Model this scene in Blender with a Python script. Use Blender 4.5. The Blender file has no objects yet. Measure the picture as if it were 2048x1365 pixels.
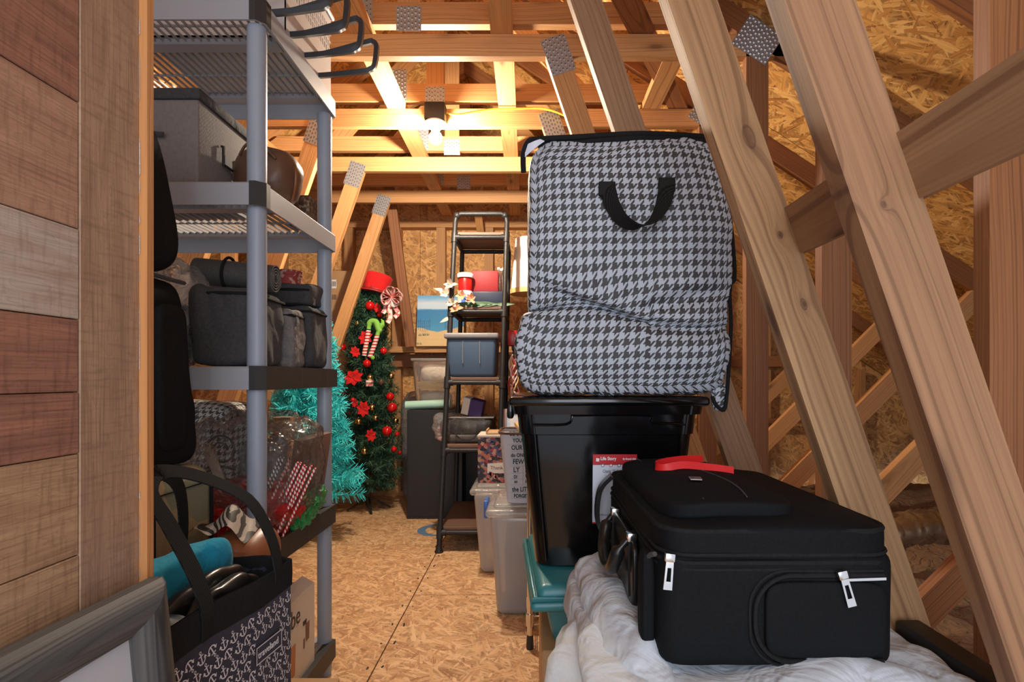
import bpy, bmesh, math, random
from mathutils import Vector, Matrix, Euler, noise
random.seed(7)
scene = bpy.context.scene
COL = scene.collection
PI = math.pi

# ---------------------------------------------------------------- camera, world, lights, exposure
CAMZ = 1.0
F = 1100.0
cam_d = bpy.data.cameras.new('camera'); cam = bpy.data.objects.new('camera', cam_d); COL.objects.link(cam)
cam.location = (0, 0, CAMZ); cam.rotation_euler = (PI/2, 0, 0)
cam_d.sensor_width = 36.0; cam_d.sensor_fit = 'HORIZONTAL'; cam_d.lens = F/2048*36
cam_d.shift_x = -36/2048; cam_d.shift_y = 75/2048
cam_d.clip_start = 0.05
scene.camera = cam

world = bpy.data.worlds.new('world'); scene.world = world; world.use_nodes = True
world.node_tree.nodes['Background'].inputs[0].default_value = (0.72, 0.76, 0.88, 1)
world.node_tree.nodes['Background'].inputs[1].default_value = 0.8

def light(name, kind, loc, energy, color, size=0.1, rot=(0,0,0), size_y=None):
    d = bpy.data.lights.new(name, kind); d.energy = energy; d.color = color
    if kind == 'AREA':
        d.size = size
        if size_y: d.shape = 'RECTANGLE'; d.size_y = size_y
    else: d.shadow_soft_size = size
    o = bpy.data.objects.new(name, d); COL.objects.link(o); o.location = loc; o.rotation_euler = rot
    return o
# daylight and room light coming through the doorway behind the camera
light('doorway_light', 'AREA', (0.1, -1.0, 1.35), 22, (0.84, 0.91, 1.0), 1.1, (math.radians(90), 0, 0), 1.7)
# added warm fill, no known lamp, above and behind the camera
light('rear_fill_light', 'POINT', (0.15, -0.25, 2.15), 5, (1.0, 0.82, 0.62), 0.05)
# the bare bulb in the picture
BULB = (-0.475, 2.72, 2.195)

scene.view_settings.view_transform = 'Standard'; scene.view_settings.look = 'None'
scene.view_settings.gamma = 1.0; scene.view_settings.use_curve_mapping = False
scene.view_settings.exposure = 0.42

def P(px, py, Y):
    return Vector(((px-1060)/F*Y, Y, CAMZ + (757-py)/F*Y))

# ---------------------------------------------------------------- materials
class NT:
    def __init__(s, name):
        s.m = bpy.data.materials.new(name); s.m.use_nodes = True; s.t = s.m.node_tree
        s.b = s.t.nodes['Principled BSDF']; s.out = s.t.nodes['Material Output']
    def n(s, typ, ins=None, **kw):
        nd = s.t.nodes.new(typ)
        for k, v in kw.items(): setattr(nd, k, v)
        for k, v in (ins or {}).items():
            if isinstance(v, bpy.types.NodeSocket): s.t.links.new(v, nd.inputs[k])
            else: nd.inputs[k].default_value = v
        return nd
    def math(s, op, a, b=None, c=None):
        nd = s.t.nodes.new('ShaderNodeMath'); nd.operation = op
        for i, v in enumerate((a, b, c)):
            if v is None: continue
            if isinstance(v, bpy.types.NodeSocket): s.t.links.new(v, nd.inputs[i])
            else: nd.inputs[i].default_value = v
        return nd.outputs[0]
    def link(s, a, b): s.t.links.new(a, b)
    def ramp(s, fac, stops, interp='LINEAR'):
        nd = s.t.nodes.new('ShaderNodeValToRGB'); cr = nd.color_ramp; cr.interpolation = interp
        while len(cr.elements) > 1: cr.elements.remove(cr.elements[-1])
        for i, (p, c) in enumerate(stops):
            e = cr.elements[0] if i == 0 else cr.elements.new(p)
            e.position = p; e.color = (*c, 1) if len(c) == 3 else c
        s.link(fac, nd.inputs[0]); return nd.outputs[0]
    def mix(s, fac, a, b, mode='MIX'):
        nd = s.t.nodes.new('ShaderNodeMix'); nd.data_type = 'RGBA'; nd.blend_type = mode
        for k, v in ((0, fac), (6, a), (7, b)):
            if isinstance(v, bpy.types.NodeSocket): s.link(v, nd.inputs[k])
            else: nd.inputs[k].default_value = (*v, 1) if (k > 0 and len(v) == 3) else v
        return nd.outputs[2]
    def bump(s, h, strength=0.3, dist=0.002):
        nd = s.n('ShaderNodeBump', {'Height': h, 'Strength': strength, 'Distance': dist})
        s.link(nd.outputs[0], s.b.inputs['Normal'])
    def set(s, color=None, rough=None, metal=None, **kw):
        if color is not None:
            if isinstance(color, bpy.types.NodeSocket): s.link(color, s.b.inputs['Base Color'])
            else: s.b.inputs['Base Color'].default_value = (*color, 1)
        if rough is not None:
            if isinstance(rough, bpy.types.NodeSocket): s.link(rough, s.b.inputs['Roughness'])
            else: s.b.inputs['Roughness'].default_value = rough
        if metal is not None: s.b.inputs['Metallic'].default_value = metal
        for k, v in kw.items(): s.b.inputs[k].default_value = v
        return s.m
    def co(s, which='Object', rnd=True, scale=(1,1,1)):
        tc = s.n('ShaderNodeTexCoord')
        v = tc.outputs[which]
        if rnd:
            oi = s.n('ShaderNodeObjectInfo')
            r = s.math('MULTIPLY', oi.outputs['Random'], 37.0)
            v = s.n('ShaderNodeVectorMath', {0: v, 1: s.n('ShaderNodeCombineXYZ', {0: r, 1: r, 2: r}).outputs[0]}, operation='ADD').outputs[0]
        if scale != (1,1,1):
            v = s.n('ShaderNodeVectorMath', {0: v, 1: scale}, operation='MULTIPLY').outputs[0]
        return v

def pine(name, light_c, mid_c, dark_c, knots=True, freq=90.0, rough=0.62, sat_var=0.35, at=()):
    s = NT(name)
    tc = s.n('ShaderNodeTexCoord'); oi = s.n('ShaderNodeObjectInfo')
    R = oi.outputs['Random']
    sep = s.n('ShaderNodeSeparateXYZ', {0: tc.outputs['Object']})
    x = s.math('ADD', sep.outputs[0], s.math('MULTIPLY', R, 53.0)); y = sep.outputs[1]; z = sep.outputs[2]
    # low frequency wander of the log axis
    v = s.n('ShaderNodeCombineXYZ', {0: s.math('MULTIPLY', x, 1.4), 1: s.math('MULTIPLY', y, 6.0), 2: s.math('MULTIPLY', z, 6.0)}).outputs[0]
    nz = s.n('ShaderNodeTexNoise', {'Vector': v, 'Scale': 1.0, 'Detail': 2.0}).outputs[0]
    cy = s.math('MULTIPLY_ADD', s.math('FRACT', s.math('MULTIPLY', R, 7.3)), 0.10, -0.05)
    cz = s.math('MULTIPLY_ADD', s.math('FRACT', s.math('MULTIPLY', R, 13.7)), 0.08, 0.02)
    yy = s.math('ADD', s.math('SUBTRACT', y, cy), s.math('MULTIPLY', s.math('SUBTRACT', nz, 0.5), 0.05))
    zz = s.math('ADD', s.math('SUBTRACT', z, cz), s.math('MULTIPLY', s.math('SUBTRACT', nz, 0.5), 0.03))
    d = s.math('SQRT', s.math('ADD', s.math('MULTIPLY', yy, yy), s.math('MULTIPLY', zz, zz)))
    d = s.math('ADD', d, s.math('MULTIPLY', x, 0.012))
    core = None
    for (kx, kz, sx_, sz_) in at:
        ex = s.math('DIVIDE', s.math('SUBTRACT', sep.outputs[0], kx), sx_); ez = s.math('DIVIDE', s.math('SUBTRACT', z, kz), sz_)
        e = s.math('SQRT', s.math('ADD', s.math('MULTIPLY', ex, ex), s.math('MULTIPLY', ez, ez)))
        d = s.math('ADD', d, s.math('MULTIPLY', s.math('EXPONENT', s.math('MULTIPLY', e, -1.0)), .030))
        k_ = s.ramp(e, [(0.0, (1,1,1)), (.28, (.75,.75,.75)), (.36, (1,1,1)), (.44, (.3,.3,.3)), (.95, (0,0,0))])
        core = k_ if core is None else s.math('MAXIMUM', core, k_)
    rn = s.n('ShaderNodeTexNoise', {'W': s.math('MULTIPLY', d, freq*2.2), 'Scale': 1.0, 'Detail': 2.0}, noise_dimensions='1D').outputs[0]
    grain = s.ramp(rn, [(0.40, (0,0,0)), (0.56, (.35,.35,.35)), (0.68, (1,1,1))])
    v2 = s.n('ShaderNodeCombineXYZ', {0: s.math('MULTIPLY', x, 6.0), 1: s.math('MULTIPLY', y, 260.0), 2: s.math('MULTIPLY', z, 260.0)}).outputs[0]
    fine = s.n('ShaderNodeTexNoise', {'Vector': v2, 'Scale': 1.0, 'Detail': 3.0}).outputs[0]
    v3 = s.n('ShaderNodeCombineXYZ', {0: s.math('MULTIPLY', x, 2.2), 1: s.math('MULTIPLY', y, 16.0), 2: s.math('MULTIPLY', z, 16.0)}).outputs[0]
    blot = s.n('ShaderNodeTexNoise', {'Vector': v3, 'Scale': 1.0, 'Detail': 3.0}).outputs[0]
    c = s.mix(blot, light_c, mid_c)
    c = s.mix(s.math('MULTIPLY', grain, 0.62), c, dark_c)
    c = s.mix(s.math('MULTIPLY', s.math('SUBTRACT', fine, 0.42), 0.8), c, dark_c)
    if knots:
        v4 = s.n('ShaderNodeCombineXYZ', {0: s.math('MULTIPLY', x, 2.6), 1: s.math('MULTIPLY', y, 8.0), 2: s.math('MULTIPLY', z, 8.0)}).outputs[0]
        vo = s.n('ShaderNodeTexVoronoi', {'Vector': v4, 'Scale': 1.0, 'Randomness': 1.0})
        k = s.ramp(vo.outputs['Distance'], [(0.0, (1,1,1)), (0.07, (.9,.9,.9)), (0.11, (.35,.35,.35)), (0.2, (0,0,0))])
        c = s.mix(s.math('MULTIPLY', k, 0.75), c, (dark_c[0]*.32, dark_c[1]*.25, dark_c[2]*.2))
    if core is not None: c = s.mix(s.math('MULTIPLY', core, .72), c, (dark_c[0]*.45, dark_c[1]*.32, dark_c[2]*.3))
    tint = s.math('MULTIPLY_ADD', s.math('FRACT', s.math('MULTIPLY', R, 29.1)), sat_var, 1-sat_var*.6)
    c = s.mix(1.0, c, s.n('ShaderNodeCombineColor', {0: tint, 1: tint, 2: tint}).outputs[0], 'MULTIPLY')
    s.bump(s.math('ADD', s.math('MULTIPLY', grain, .5), fine), 0.25, 0.001)
    return s.set(c, rough)

def osb(name, c1, c2, c3, c4, scale=1.0, plane='XY', rough=0.7):
    """oriented strand board: layers of long flakes at several angles"""
    s = NT(name)
    tc = s.n('ShaderNodeTexCoord'); sep = s.n('ShaderNodeSeparateXYZ', {0: tc.outputs['Object']})
    a, b = {'XY': (0,1), 'XZ': (0,2), 'YZ': (1,2)}[plane]
    U, W = sep.outputs[a], sep.outputs[b]
    base = s.n('ShaderNodeCombineXYZ', {0: U, 1: W}).outputs[0]
    warp = s.n('ShaderNodeTexNoise', {'Vector': base, 'Scale': 9.0*scale, 'Detail': 2.0}).outputs['Color']
    best = None; bcol = None
    for i, ang in enumerate((12, 47, 78, 112, 155, 29)):
        mp = s.n('ShaderNodeMapping', {'Vector': base, 'Location': (i*.317, i*.171, 0), 'Rotation': (0, 0, math.radians(ang))}).outputs[0]
        mp = s.n('ShaderNodeVectorMath', {0: mp, 1: (13*scale, (48+i*9)*scale, 1)}, operation='MULTIPLY').outputs[0]
        mp = s.n('ShaderNodeVectorMath', {0: mp, 1: s.n('ShaderNodeVectorMath', {0: warp, 1: (.45, .45, 0)}, operation='MULTIPLY').outputs[0]}, operation='ADD').outputs[0]
        vo = s.n('ShaderNodeTexVoronoi', {'Vector': mp, 'Scale': 1.0, 'Randomness': 1.0}, distance='MANHATTAN')
        sc = s.n('ShaderNodeSeparateColor', {0: vo.outputs['Color']})
        h = s.math('SUBTRACT', sc.outputs[0], s.math('MULTIPLY', vo.outputs['Distance'], 0.35))
        streak = s.n('ShaderNodeTexNoise', {'Vector': s.n('ShaderNodeVectorMath', {0: mp, 1: (0.6, 5.0, 1)}, operation='MULTIPLY').outputs[0], 'Scale': 1.0, 'Detail': 1.0}).outputs[0]
        val = s.math('ADD', s.math('MULTIPLY', sc.outputs[1], 0.75), s.math('MULTIPLY', s.math('SUBTRACT', streak, .38), 0.8))
        if best is None: best, bcol = h, val
        else:
            g = s.math('GREATER_THAN', h, best)
            bcol = s.math('ADD', s.math('MULTIPLY', g, val), s.math('MULTIPLY', s.math('SUBTRACT', 1.0, g), bcol))
            best = s.math('MAXIMUM', best, h)
    c = s.ramp(bcol, [(0.0, c4), (0.18, c3), (0.5, c2), (0.95, c1)])
    lo = s.n('ShaderNodeTexNoise', {'Vector': base, 'Scale': 2.1, 'Detail': 3.0}).outputs[0]
    c = s.mix(s.math('MULTIPLY', s.math('SUBTRACT', lo, .35), .7), c, c3)
    edge = s.ramp(best, [(0.35, (1,1,1)), (0.62, (0,0,0))])
    c = s.mix(s.math('MULTIPLY', edge, .55), c, c4)
    s.bump(best, 0.35, 0.003)
    return s.set(c, rough)

def plastic(name, color, rough=0.35, bumpy=0.0, var=0.06, bscale=300):
    s = NT(name); v = s.co('Object', False)
    n = s.n('ShaderNodeTexNoise', {'Vector': v, 'Scale': 14.0, 'Detail': 3.0}).outputs[0]
    c = s.mix(n, tuple(x*(1-var) for x in color), tuple(min(1, x*(1+var)) for x in color))
    if bumpy: s.bump(s.n('ShaderNodeTexNoise', {'Vector': v, 'Scale': float(bscale), 'Detail': 2.0}).outputs[0], bumpy, 0.001)
    r = s.math('MULTIPLY_ADD', n, 0.15, rough-.07)
    return s.set(c, r)

def fabric(name, c1, c2, wscale=500.0, rough=0.9, bump=0.5, wr=0.0, wrs=9.0, sheen=.05, dist=1.2):
    s = NT(name); v = s.co('Object', False); s.b.inputs['Specular IOR Level'].default_value = .12 if sheen == 0 else .3
    sep = s.n('ShaderNodeSeparateXYZ', {0: v})
    sx = s.math('SINE', s.math('MULTIPLY', s.math('ADD', sep.outputs[0], sep.outputs[1]), wscale*2))
    sz = s.math('SINE', s.math('MULTIPLY', sep.outputs[2], wscale*2))
    w = s.math('MULTIPLY', sx, sz)
    n = s.n('ShaderNodeTexNoise', {'Vector': v, 'Scale': wscale*.35, 'Detail': 3.0}).outputs[0]
    c = s.mix(n, c1, c2)
    h = s.math('ADD', s.math('MULTIPLY', w, .3), n)
    if wr:
        big = s.n('ShaderNodeTexNoise', {'Vector': v, 'Scale': wrs, 'Detail': 3.0, 'Distortion': dist}).outputs[0]
        b1 = s.n('ShaderNodeBump', {'Height': big, 'Strength': wr, 'Distance': 0.03})
        b2 = s.n('ShaderNodeBump', {'Height': h, 'Strength': bump*.5, 'Distance': 0.001, 'Normal': b1.outputs[0]})
        s.link(b2.outputs[0], s.b.inputs['Normal'])
    else: s.bump(h, bump, 0.001)
    s.b.inputs['Sheen Weight'].default_value = sheen
    return s.set(c, rough)

def metal(name, color, rough=0.25, met=1.0):
    s = NT(name); v = s.co('Object', False)
    n = s.n('ShaderNodeTexNoise', {'Vector': v, 'Scale': 60.0, 'Detail': 2.0}).outputs[0]
    return s.set(color, s.math('MULTIPLY_ADD', n, .2, rough-.1), met)

def clear(name, tint, opacity=0.12, rough=0.08, wr=0.6, wrs=30.0, diff=None):
    """thin film: transparent, with glossy wrinkles and a little haze"""
    s = NT(name); v = s.co('Object', False)
    n = s.n('ShaderNodeTexNoise', {'Vector': v, 'Scale': wrs, 'Detail': 4.0, 'Distortion': 1.5}).outputs[0]
    bp = s.n('ShaderNodeBump', {'Height': n, 'Strength': wr, 'Distance': 0.02}).outputs[0]
    tr = s.n('ShaderNodeBsdfTransparent', {0: (*tint, 1)}).outputs[0]
    df = s.n('ShaderNodeBsdfDiffuse', {0: (*(diff or tint), 1), 'Normal': bp}).outputs[0]
    tl = s.n('ShaderNodeBsdfTranslucent', {0: (*(diff or tint), 1), 'Normal': bp}).outputs[0]
    dd = s.n('ShaderNodeMixShader', {0: 0.5, 1: df, 2: tl}).outputs[0]
    m1 = s.n('ShaderNodeMixShader', {0: opacity, 1: tr, 2: dd}).outputs[0]
    gl = s.n('ShaderNodeBsdfGlossy', {'Color': (1,1,1,1), 'Roughness': rough, 'Normal': bp}).outputs[0]
    fr = s.n('ShaderNodeFresnel', {'IOR': 1.45, 'Normal': bp}).outputs[0]
    m2 = s.n('ShaderNodeMixShader', {0: fr, 1: m1, 2: gl}).outputs[0]
    s.link(m2, s.out.inputs[0]); return s.m

def houndstooth(name, pale, dark, period):
    s = NT(name)
    tc = s.n('ShaderNodeTexCoord'); sep = s.n('ShaderNodeSeparateXYZ', {0: tc.outputs['UV']})
    u = s.math('DIVIDE', sep.outputs[0], period); w = s.math('DIVIDE', sep.outputs[1], period)
    t = s.math('LESS_THAN', s.math('FRACT', s.math('MULTIPLY', s.math('SUBTRACT', u, w), 2.0)), 0.5)
    fu = s.math('LESS_THAN', s.math('FRACT', u), 0.5); fw = s.math('LESS_THAN', s.math('FRACT', w), 0.5)
    k = s.math('ADD', s.math('MULTIPLY', t, fu), s.math('MULTIPLY', s.math('SUBTRACT', 1.0, t), fw))
    v = tc.outputs['Object']
    n = s.n('ShaderNodeTexNoise', {'Vector': v, 'Scale': 220.0, 'Detail': 2.0}).outputs[0]
    c = s.mix(k, pale, dark)
    big = s.n('ShaderNodeTexNoise', {'Vector': v, 'Scale': 7.0, 'Detail': 3.0, 'Distortion': .6}).outputs[0]
    b1 = s.n('ShaderNodeBump', {'Height': big, 'Strength': .25, 'Distance': 0.03})
    b2 = s.n('ShaderNodeBump', {'Height': n, 'Strength': .3, 'Distance': 0.001, 'Normal': b1.outputs[0]})
    s.link(b2.outputs[0], s.b.inputs['Normal'])
    return s.set(c, 0.62)

def emit(name, color, strength):
    s = NT(name)
    e = s.n('ShaderNodeEmission', {0: (*color, 1), 1: strength}).outputs[0]
    s.link(e, s.out.inputs[0]); return s.m

def spotted(name, cols, scale=60.0, rough=.7, bump=0.0):
    s = NT(name); v = s.co('Object', False)
    vo = s.n('ShaderNodeTexVoronoi', {'Vector': v, 'Scale': scale})
    sc = s.n('ShaderNodeSeparateColor', {0: vo.outputs['Color']})
    st = [(i/len(cols), c) for i, c in enumerate(cols)]
    c = s.ramp(sc.outputs[0], st, 'CONSTANT')
    if bump: s.bump(vo.outputs['Distance'], bump, .004)
    return s.set(c, rough)

def stripes(name, c1, c2, freq, axis=2, dist=0.0, duty=.5, rough=.6, tilt=0.0):
    s = NT(name); v = s.co('Object', False)
    if dist:
        n = s.n('ShaderNodeTexNoise', {'Vector': v, 'Scale': 12.0, 'Detail': 1.0}).outputs['Color']
        v = s.n('ShaderNodeVectorMath', {0: v, 1: s.n('ShaderNodeVectorMath', {0: n, 1: (dist,)*3}, operation='MULTIPLY').outputs[0]}, operation='ADD').outputs[0]
    sep = s.n('ShaderNodeSeparateXYZ', {0: v})
    q = sep.outputs[axis]
    if tilt: q = s.math('ADD', q, s.math('MULTIPLY', sep.outputs[(axis+1) % 3], tilt))
    k = s.math('LESS_THAN', s.math('FRACT', s.math('MULTIPLY', q, freq)), duty)
    return s.set(s.mix(k, c1, c2), rough)

M = {}
M['pine'] = pine('pine lumber', (.66,.355,.145), (.53,.26,.092), (.30,.12,.036))
M['pine_near'] = pine('pine lumber weathered', (.50,.29,.15), (.36,.19,.09), (.17,.072,.032), freq=52)
M['pine_dark'] = pine('pine lumber red', (.38,.155,.055), (.28,.105,.034), (.13,.042,.014))
M['osb_floor'] = osb('osb floor', (.86,.61,.36), (.72,.46,.24), (.55,.30,.14), (.28,.13,.055), 1.15, 'XY')
M['osb_wall'] = osb('osb wall', (.84,.51,.21), (.70,.38,.13), (.52,.25,.08), (.22,.09,.03), .9, 'XZ')
M['osb_roof'] = osb('osb roof', (.90,.56,.20), (.72,.37,.10), (.50,.22,.05), (.16,.06,.015), .8, 'XY')
M['shelf'] = plastic('grey shelf plastic', (.34,.35,.38), .45, .15)
M['post'] = plastic('grey post plastic', (.29,.335,.40), .4, .1)
M['tape'] = plastic('black tape', (.028,.027,.027), .5, .4, .2, 40)
M['black_pl'] = plastic('black glossy plastic', (.003,.003,.0035), .12)
M['black_matte'] = plastic('black matte plastic', (.012,.012,.013), .5, .2)
M['black_rub'] = plastic('black metal paint', (.022,.022,.024), .38)
M['teal_pl'] = plastic('teal plastic', (.028,.19,.215), .33, .15)
M['navy_pl'] = plastic('navy plastic', (.045,.085,.15), .5, .2)
M['navy_dk'] = plastic('dark navy plastic', (.02,.03,.065), .45)
M['grey_lid'] = plastic('grey lid plastic', (.22,.22,.23), .4)
M['red_pl'] = plastic('red plastic', (.55,.012,.012), .3)
M['white_pl'] = plastic('white plastic', (.78,.77,.74), .35)
M['blue_pl'] = plastic('blue latch plastic', (.06,.16,.55), .35)
M['mint'] = plastic('mint paper roll', (.42,.68,.56), .6)
M['pipe'] = metal('black iron pipe', (.022,.021,.021), .5, .3)
M['chrome'] = metal('chrome', (.75,.73,.70), .18)
M['plate'] = metal('galvanised plate', (.42,.42,.43), .45, .7)
M['fab_char'] = fabric('charcoal fabric', (.030,.029,.032), (.075,.072,.074), 420, wr=.35)
M['fab_lgrey'] = fabric('mid grey fabric', (.11,.10,.095), (.24,.22,.21), 420, wr=.5, wrs=16)
M['fab_grey'] = fabric('grey box fabric', (.15,.135,.13), (.24,.215,.205), 300)
M['fab_black'] = fabric('black fabric', (.009,.009,.0095), (.020,.0195,.020), 500, wr=.15, sheen=0)
M['fab_suit'] = fabric('black suitcase fabric', (.004,.0042,.005), (.010,.0105,.012), 700, .75, wr=.10, wrs=5, sheen=0)
M['fab_white'] = fabric('white comforter cotton', (.52,.57,.63), (.62,.66,.70), 350, wr=.8, wrs=12, dist=.5)
M['fab_teal'] = fabric('turquoise cloth', (.01,.22,.36), (.02,.33,.50), 300, wr=.3)
M['fab_red'] = fabric('red velvet', (.55,.01,.012), (.75,.02,.02), 300, wr=.3)
M['fab_pink'] = spotted('pink and white ribbon', [(.75,.30,.30), (.85,.70,.66), (.8,.62,.58), (.65,.08,.08)], 60)
M['leather'] = plastic('brown leather', (.12,.060,.035), .38, .5, .45, 60)
M['leather_or'] = plastic('rust brown leather', (.22,.075,.03), .38, .4, .3, 50)
M['leather_blk'] = plastic('black leather', (.010,.009,.009), .3, .4, .2, 60)
M['webbing'] = stripes('black webbing', (.007,.007,.007), (.018,.017,.017), 260, 1, rough=.9); M['webbing'].node_tree.nodes['Principled BSDF'].inputs['Specular IOR Level'].default_value = .15
M['card'] = plastic('cardboard', (.46,.27,.13), .8, .2, .12, 80)
M['white_card'] = plastic('white card', (.62,.57,.50), .6)
M['paper'] = plastic('white paper', (.80,.80,.80), .6)
M['ink'] = plastic('black ink', (.02,.02,.022), .6)
M['tan_wood'] = pine('pale tray wood', (.75,.52,.29), (.66,.42,.22), (.45,.26,.12), knots=False)
M['clear_bin'] = clear('frosted bin plastic', (.96,.95,.94), .72, .2, .12, 8, (.90,.87,.84))
M['clear_bin2'] = clear('clear bin plastic', (.95,.93,.90), .16, .12, .15, 8, (.88,.84,.80))
M['clear_lid'] = clear('clear lid plastic', (.95,.94,.93), .40, .12, .25, 25, (.9,.88,.86))
M['film'] = clear('clear film', (.98,.98,.97), .08, .14, 1.0, 34, (.85,.82,.78))
M['film_grey'] = clear('crumpled plastic wrap', (.94,.94,.94), .34, .1, 1.0, 38, (.85,.85,.85))
M['red_foil'] = clear('red cellophane', (.85,.05,.05), .8, .15, .9, 40, (.85,.02,.02))
M['green_foil'] = clear('green tinsel film', (.1,.8,.3), .85, .15, 1.0, 60, (.03,.60,.16))
M['hound'] = houndstooth('houndstooth grey', (.42,.46,.52), (.040,.038,.040), .0275)
M['hound_w'] = houndstooth('houndstooth cream', (.72,.68,.62), (.10,.085,.075), .022)
M['zebra'] = stripes('zebra stripes', (.36,.31,.26), (.015,.012,.012), 85, 2, .04, .5, tilt=.5)
M['straw_r'] = stripes('red striped straw', (.85,.80,.76), (.60,.02,.03), 90, 2, 0, .5, tilt=1.0)
M['straw_k'] = stripes('black striped straw', (.75,.72,.70), (.02,.02,.02), 90, 2, 0, .5, tilt=1.0)
M['ivory'] = plastic('ivory shade', (.85,.80,.70), .7)
M['yellow'] = plastic('yellow cable', (.80,.55,.04), .4)
M['gold'] = metal('gold bauble', (.75,.50,.20), .2)
M['red_ball'] = plastic('red bauble', (.60,.008,.01), .12)
M['green_fur'] = plastic('lime felt', (.22,.52,.08), .8)
M['elf'] = stripes('striped stocking', (.82,.78,.74), (.60,.03,.03), 45, 2, 0, .5)
M['needle_g'] = plastic('green needles', (.035,.10,.055), .55, 0, .5)
M['needle_t'] = plastic('teal needles', (.06,.72,.76), .55, 0, .3)
M['bark'] = plastic('tree stem', (.05,.035,.02), .8)
M['lily'] = plastic('peach petals', (.62,.30,.17), .6, 0, .2)
M['lily_w'] = plastic('cream petals', (.55,.47,.38), .6)
M['leaf'] = plastic('green leaves', (.035,.10,.035), .5, 0, .3)
M['pampas'] = fabric('cream plush', (.70,.58,.44), (.82,.74,.64), 120, wr=.5, wrs=14)
M['straw_y'] = plastic('straw yellow', (.78,.52,.20), .6)
M['purple'] = plastic('deep purple card', (.045,.025,.12), .5)
M['floral'] = spotted('dark floral print', [(.035,.03,.035), (.045,.035,.05), (.03,.03,.035), (.50,.17,.11), (.10,.09,.20), (.45,.30,.22), (.06,.05,.07), (.42,.05,.06)], 62)
M['mapprint'] = spotted('faded map print', [(.42,.34,.20), (.38,.31,.18), (.28,.29,.17), (.44,.36,.23), (.24,.27,.19)], 9)
M['tin'] = spotted('red patterned tin', [(.28,.03,.025), (.33,.035,.03), (.26,.03,.03), (.45,.25,.18)], 90)
M['insul'] = fabric('blown brown insulation', (.16,.09,.045), (.34,.21,.12), 60, .95, 1.0, wr=1.0, wrs=22)
M['duct'] = metal('silver flex duct foil', (.62,.62,.62), .3)
M['frame_wood'] = pine('grey washed frame wood', (.13,.125,.12), (.04,.037,.036), (.006,.006,.006), knots=False, freq=220, sat_var=.05)
M['badge'] = metal('badge metal', (.55,.55,.56), .3)
M['pink_frame'] = plastic('rose picture frame', (.55,.34,.28), .5)
M['anchor_fab'] = fabric('dark navy tote cloth', (.022,.020,.035), (.045,.040,.060), 400)
M['anchor_white'] = plastic('tote print', (.62,.58,.60), .7)
M['glassy'] = clear('clear bottle', (.96,.97,.98), .06, .05, .1, 10)
M['bulb'] = emit('lit bulb', (1.0, .86, .68), 2000.0)
M['porc'] = plastic('white porcelain', (.9,.88,.85), .25)
M['wood_edge'] = pine('orange pine edge', (.52,.24,.08), (.42,.17,.05), (.25,.09,.03), knots=False)
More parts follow.
